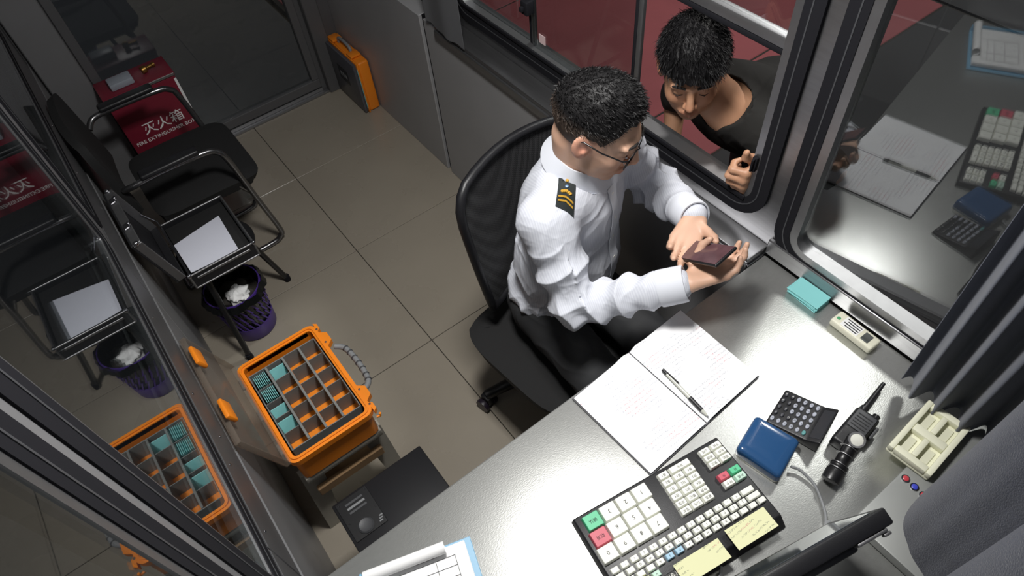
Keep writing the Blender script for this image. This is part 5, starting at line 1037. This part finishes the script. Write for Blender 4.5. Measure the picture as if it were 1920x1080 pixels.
# shoulder boards with gold bars, laid on the shirt
M_board = mat('shoulder_board', srgb(34, 40, 40), 0.6); M_gold = mat('gold_braid', srgb(206, 160, 62), 0.4, 0.3)
def on_shirt(x, y, up=0.004):
    h = bvh.ray_cast(Vector((x, y, 1.4)), Vector((0, 0, -1))); z = h[0].z if h[0] is not None else 1.05
    return Vector((x, y, z + up))
for nm, c0, c1 in (('right', np.array([0.748, 0.912]), np.array([0.690, 0.852])), ('left', np.array([0.905, 0.985]), np.array([0.985, 1.012]))):
    d = c1 - c0; ln_ = np.linalg.norm(d); d = d / ln_; n2 = np.array([-d[1], d[0]])
    def bp_(u, v, up): p = c0 + d * (u * ln_) + n2 * (v - 0.5) * 0.040; return on_shirt(p[0], p[1], up)
    eb = MB().grid(lambda u, v: bp_(u, v, 0.0065), 8, 5, 0.004).build('epaulette', M_board, sh, 50)
    for k in (0.62, 0.76):
        MB().grid(lambda u, v: bp_(k + 0.06 * v + 0.07 * (abs(u - 0.5) * 2 - 0.5), 0.08 + 0.84 * u, 0.0078), 8, 1, 0.001).build('gold_bar', M_gold, eb, 50)
    for j, (du, dv) in enumerate(((0.42, 0.5), (0.44, 0.38), (0.44, 0.62), (0.46, 0.28), (0.46, 0.72))):
        c = bp_(du, dv, 0.0082); MB().lathe([(0.0045, -0.001), (0.004, 0.0008), (0.001, 0.0014)], 10, Matrix.Translation(c)).build('emblem_leaf', M_gold, eb, 60)
    MB().lathe([(0.005, -0.001), (0.0035, 0.001), (0.001, 0.0014)], 12, Matrix.Translation(bp_(0.26, 0.5, 0.0082))).build('emblem', mat('silver_blue', srgb(120, 150, 190), 0.4, 0.5), eb, 60)
    MB().lathe([(0.0045, -0.001), (0.004, 0.0015), (0.001, 0.002)], 12, Matrix.Translation(bp_(0.10, 0.5, 0.0082))).build('button', M_gold, eb, 60)
# placket and buttons down the front
def front(z, side=0.0):
    o = Vector((0.80, 0.98, z)) + Vector(tl) * side + Vector(tf) * 0.5; h = bvh.ray_cast(o, -Vector(tf)); return (h[0] if h[0] is not None else o - Vector(tf) * 0.36)
def plk(u, v): return front(1.02 - 0.42 * v, 0.012 + (u - 0.5) * 0.03) + Vector(tf) * 0.0022
MB().grid(plk, 3, 40, 0.002).build('placket', mat('cuff_cloth', srgb(212, 215, 223), 0.75), sh, 60)
for k in range(5): MB().lathe([(0.0052, 0), (0.0052, 0.0015), (0.003, 0.002), (0.001, 0.0015)], 14, frame(front(1.0 - 0.075 * k, 0.012) + Vector(tf) * 0.0024, (0, 0, 1), tf)).build('button', M_white, sh, 50)
# trousers and shoes
M_tr = mat('charcoal_trousers', srgb(44, 45, 47), 0.85, bump=0.3, bscale=900)
S2 = SDF((0.54, 0.42, 0.05), (1.05, 1.24, 0.68), 0.0045)
S2.ell((0.787, 1.015, 0.565), TR, (0.138, 0.172, 0.095), .03)
for h_, k_, a_ in ((HPR, KR, AR), (HPL, KL_, AL)): S2.cone(h_, k_, 0.084, 0.066, .025); S2.cone(k_, a_ + np.array([0, 0, 0.0]), 0.062, 0.052, .012)
sl_, X, Y, Z = S2.sub(S2.lo, S2.lo + S2.h * S2.n); S2.F = np.maximum(S2.F, (0.095 - Z).astype(np.float32)); S2.F = np.maximum(S2.F, (0.437 - Z - 10 * (Y < 0.66)).astype(np.float32) * 1.0)
V, Q = S2.mesh(); V = relax(V, Q, 1, 0.4); V = V + vnormals(V, Q) * folds(V, 5, 0.0045, 40, 8)[:, None]; fast_obj('trousers', V, Q, M_tr, p1)
S3 = SDF((0.55, 0.40, -0.02), (1.0, 0.75, 0.14), 0.004)
for a_ in (AR, AL): S3.cone(a_ + np.array([0, 0.02, -0.05]), a_ + np.array([0, -0.15, -0.062]), 0.042, 0.036, .01); S3.cone(a_ + np.array([0, 0.0, 0.0]), a_ + np.array([0, 0, -0.05]), 0.042, 0.044, .02)
sl_, X, Y, Z = S3.sub(S3.lo, S3.lo + S3.h * S3.n); S3.F = np.maximum(S3.F, (0.002 - Z).astype(np.float32)); V, Q = S3.mesh(); fast_obj('shoes', relax(V, Q, 1, 0.4), Q, M_blackm, p1)
# smartphone
PM = frame(phC, phU, phN); ph = thing('smartphone', 'dark smartphone held in both hands of the seated man', 'phone', tuple(phC))
MB().rbox((-0.072, -0.035, -0.0085), (0.072, 0.035, 0.0), 0.004, 3, PM).build('case', M_blackm, ph, 40)
MB().rbox((-0.069, -0.032, 0.0001), (0.069, 0.032, 0.0008), 0.0003, 1, PM).build('screen', mat('phone_screen', srgb(92, 66, 70), 0.12, var=0.25, vscale=30), ph)
# ------------------------------------------------------------ man leaning in at the service window
p2 = thing('person', 'man in a black T-shirt leaning in at the service window from outside', 'person', (1.72, 0.98, -0.2))
C2 = np.array([1.222, 0.985, 1.128]); R2 = eul(224, 14, 3); NB2 = np.array([1.300, 0.905, 1.000]); SL2, SR2 = np.array([1.345, 0.745, 0.950]), np.array([1.375, 1.085, 0.975]); PV2 = np.array([1.70, 0.98, 0.74])
sp = (PV2 - NB2) / np.linalg.norm(PV2 - NB2); lt2 = np.array([0.0, -1.0, 0.0]); nr2 = np.cross(sp, lt2); TR2 = np.stack([nr2, lt2, sp], 1)
EL2, WL2 = np.array([1.430, 0.640, 0.880]), np.array([1.262, 0.715, 0.956]); ER2, WR2 = np.array([1.48, 1.24, 0.76]), np.array([1.42, 1.18, 0.63])
B2 = SDF((1.10, 0.54, -0.19), (1.98, 1.40, 1.29), 0.0044)
B2.ell(NB2 + sp * 0.14, TR2, (0.10, 0.145, 0.16)); B2.ell(NB2 + sp * 0.34, TR2, (0.10, 0.135, 0.17), .03); B2.ell(PV2, np.eye(3), (0.12, 0.14, 0.11), .03); B2.cone(SL2, SR2, 0.045, 0.045, .03)
for s_, e_, w_ in ((SL2, EL2, WL2), (SR2, ER2, WR2)): B2.cone(s_, e_, 0.046, 0.038, .02); B2.cone(e_, w_, 0.037, 0.027, .01)
for y in (0.89, 1.08): B2.cone((1.74, y, 0.68), (1.76, y, 0.27), 0.068, 0.05, .02); B2.cone((1.76, y, 0.27), (1.80, y, -0.10), 0.046, 0.032, .01); B2.cone((1.80, y, -0.12), (1.68, y, -0.16), 0.03, 0.022, .01)
B2.cone(NB2 + np.array([0.01, 0, -0.02]), C2 + R2 @ np.array([-.03, 0, -.045]), 0.060, 0.056, .02); head_prims(B2, C2, R2)
hand_prims(B2, WL2 + np.array([-0.006, 0.0, 0.0]), (-1.0, 0.02, -0.04), (0.02, 1.0, 0.05), 1, ((62, 86, 40), (66, 88, 40), (70, 88, 40), (74, 88, 40)), ((0.030, 0.024, 0.010), (0.058, 0.044, 0.016), (0.076, 0.058, 0.018), (0.082, 0.078, 0.016)), 1.12)
hand_prims(B2, WR2, (-0.2, -0.1, -1.0), (-0.2, -1, 0), 1, ((20, 30, 20),) * 4, ((0.018, 0.020, 0.004), (0.034, 0.040, 0.018), (0.050, 0.050, 0.030), (0.066, 0.054, 0.040)), 1.0)
V, Q = B2.mesh(); V = relax(V, Q, 1, 0.35); fast_obj('body', V, Q, M_skin, p2, skin_tone(V, C2, R2, SKIN2))
hl2 = lambda x, ay: np.interp(x, [-.12, -.045, -.025, -.010, .020, .034, .050, .075, .10], [-.065, -.060, -.030, .036, .036, .014, .024, .040, .036]) + np.where((x > .06) & (ay < .02), .012, 0)
hair_mesh(C2, R2, p2, [((-.013, 0, .036), (.104, .0845, .094)), ((.012, 0, .066), (.088, .074, .070)), ((.060, .01, .052), (.046, .058, .038))], hl2, 6500, 0.018, (0.95, 0.25, -0.35), 9, lambda q: np.tile(np.array(srgb(20, 19, 21)[:3]), (len(q), 1)), noise=0.0016)
H2 = lambda *p: Vector(C2 + R2 @ np.array(p))
for s in (-1, 1):
    MB().tube([H2(.0845, s * .050, .024), H2(.0955, s * .034, .031), H2(.0985, s * .014, .027)], 0, 8, rs=[.0018, .0036, .0026]).build('eyebrow', MATS['brow_hair'], p2, 60)
    MB().tube([H2(.0835, s * .044, -.002), H2(.0915, s * .033, -.0055), H2(.0895, s * .020, -.0035)], 0, 6, rs=[.0007, .0013, .0008]).build('eyelashes', MATS['brow_hair'], p2, 60)
M_ts = mat('black_tshirt', srgb(29, 28, 26), 0.9, bump=0.2, bscale=900)
S4 = SDF((1.16, 0.60, 0.56), (1.95, 1.36, 1.10), 0.0046)
S4.ell(NB2 + sp * 0.15, TR2, (0.122, 0.178, 0.175), .03); S4.ell(NB2 + sp * 0.34, TR2, (0.122, 0.165, 0.20), .04); S4.cone(SL2 + [0, .02, 0], SR2 - np.array([0, .02, 0]), 0.062, 0.062, .04); S4.cone(NB2 + [0.02, 0, -0.01], SL2, 0.062, 0.058, .03); S4.cone(NB2 + [0.02, 0, -0.01], SR2, 0.062, 0.058, .03)
for s_, e_ in ((SL2, EL2), (SR2, ER2)): S4.cone(s_, s_ * 0.15 + e_ * 0.85, 0.064, 0.060, .02)
S4.ell(PV2 + [0, 0, 0.05], np.eye(3), (0.145, 0.17, 0.11), .04)
sl_, X, Y, Z = S4.sub(S4.lo, S4.lo + S4.h * S4.n); a2 = C2 - NB2; a2 /= np.linalg.norm(a2); hg = (X - NB2[0]) * a2[0] + (Y - NB2[1]) * a2[1] + (Z - NB2[2]) * a2[2]; rd2 = np.sqrt((X - NB2[0] - hg * a2[0]) ** 2 + (Y - NB2[1] - hg * a2[1]) ** 2 + (Z - NB2[2] - hg * a2[2]) ** 2)
S4.F = np.maximum(S4.F, (-(np.maximum(rd2 - 0.070, -0.012 - hg))).astype(np.float32))
V, Q = S4.mesh(); V = relax(V, Q, 1, 0.4); V = V + vnormals(V, Q) * folds(V, 21, 0.0045, 34, 8)[:, None]; ts2 = fast_obj('t_shirt', V, Q, M_ts, p2)
S5 = SDF((1.52, 0.74, -0.12), (1.98, 1.26, 0.90), 0.006); S5.ell(PV2 + [0, 0, -0.02], np.eye(3), (0.138, 0.162, 0.12), .03)
for y in (0.89, 1.08): S5.cone((1.74, y, 0.68), (1.76, y, 0.27), 0.086, 0.068, .02); S5.cone((1.76, y, 0.27), (1.80, y, -0.08), 0.066, 0.056, .01)
V, Q = S5.mesh(); fast_obj('trousers', relax(V, Q, 1, 0.4), Q, M_tr, p2)
S6 = SDF((1.55, 0.80, -0.24), (1.95, 1.20, -0.02), 0.005)
for y in (0.89, 1.08): S6.cone((1.82, y, -0.155), (1.66, y, -0.162), 0.043, 0.037, .01)
sl_, X, Y, Z = S6.sub(S6.lo, S6.lo + S6.h * S6.n); S6.F = np.maximum(S6.F, (-0.198 - Z).astype(np.float32)); V, Q = S6.mesh(); fast_obj('shoes', relax(V, Q, 1, 0.4), Q, M_blackm, p2)
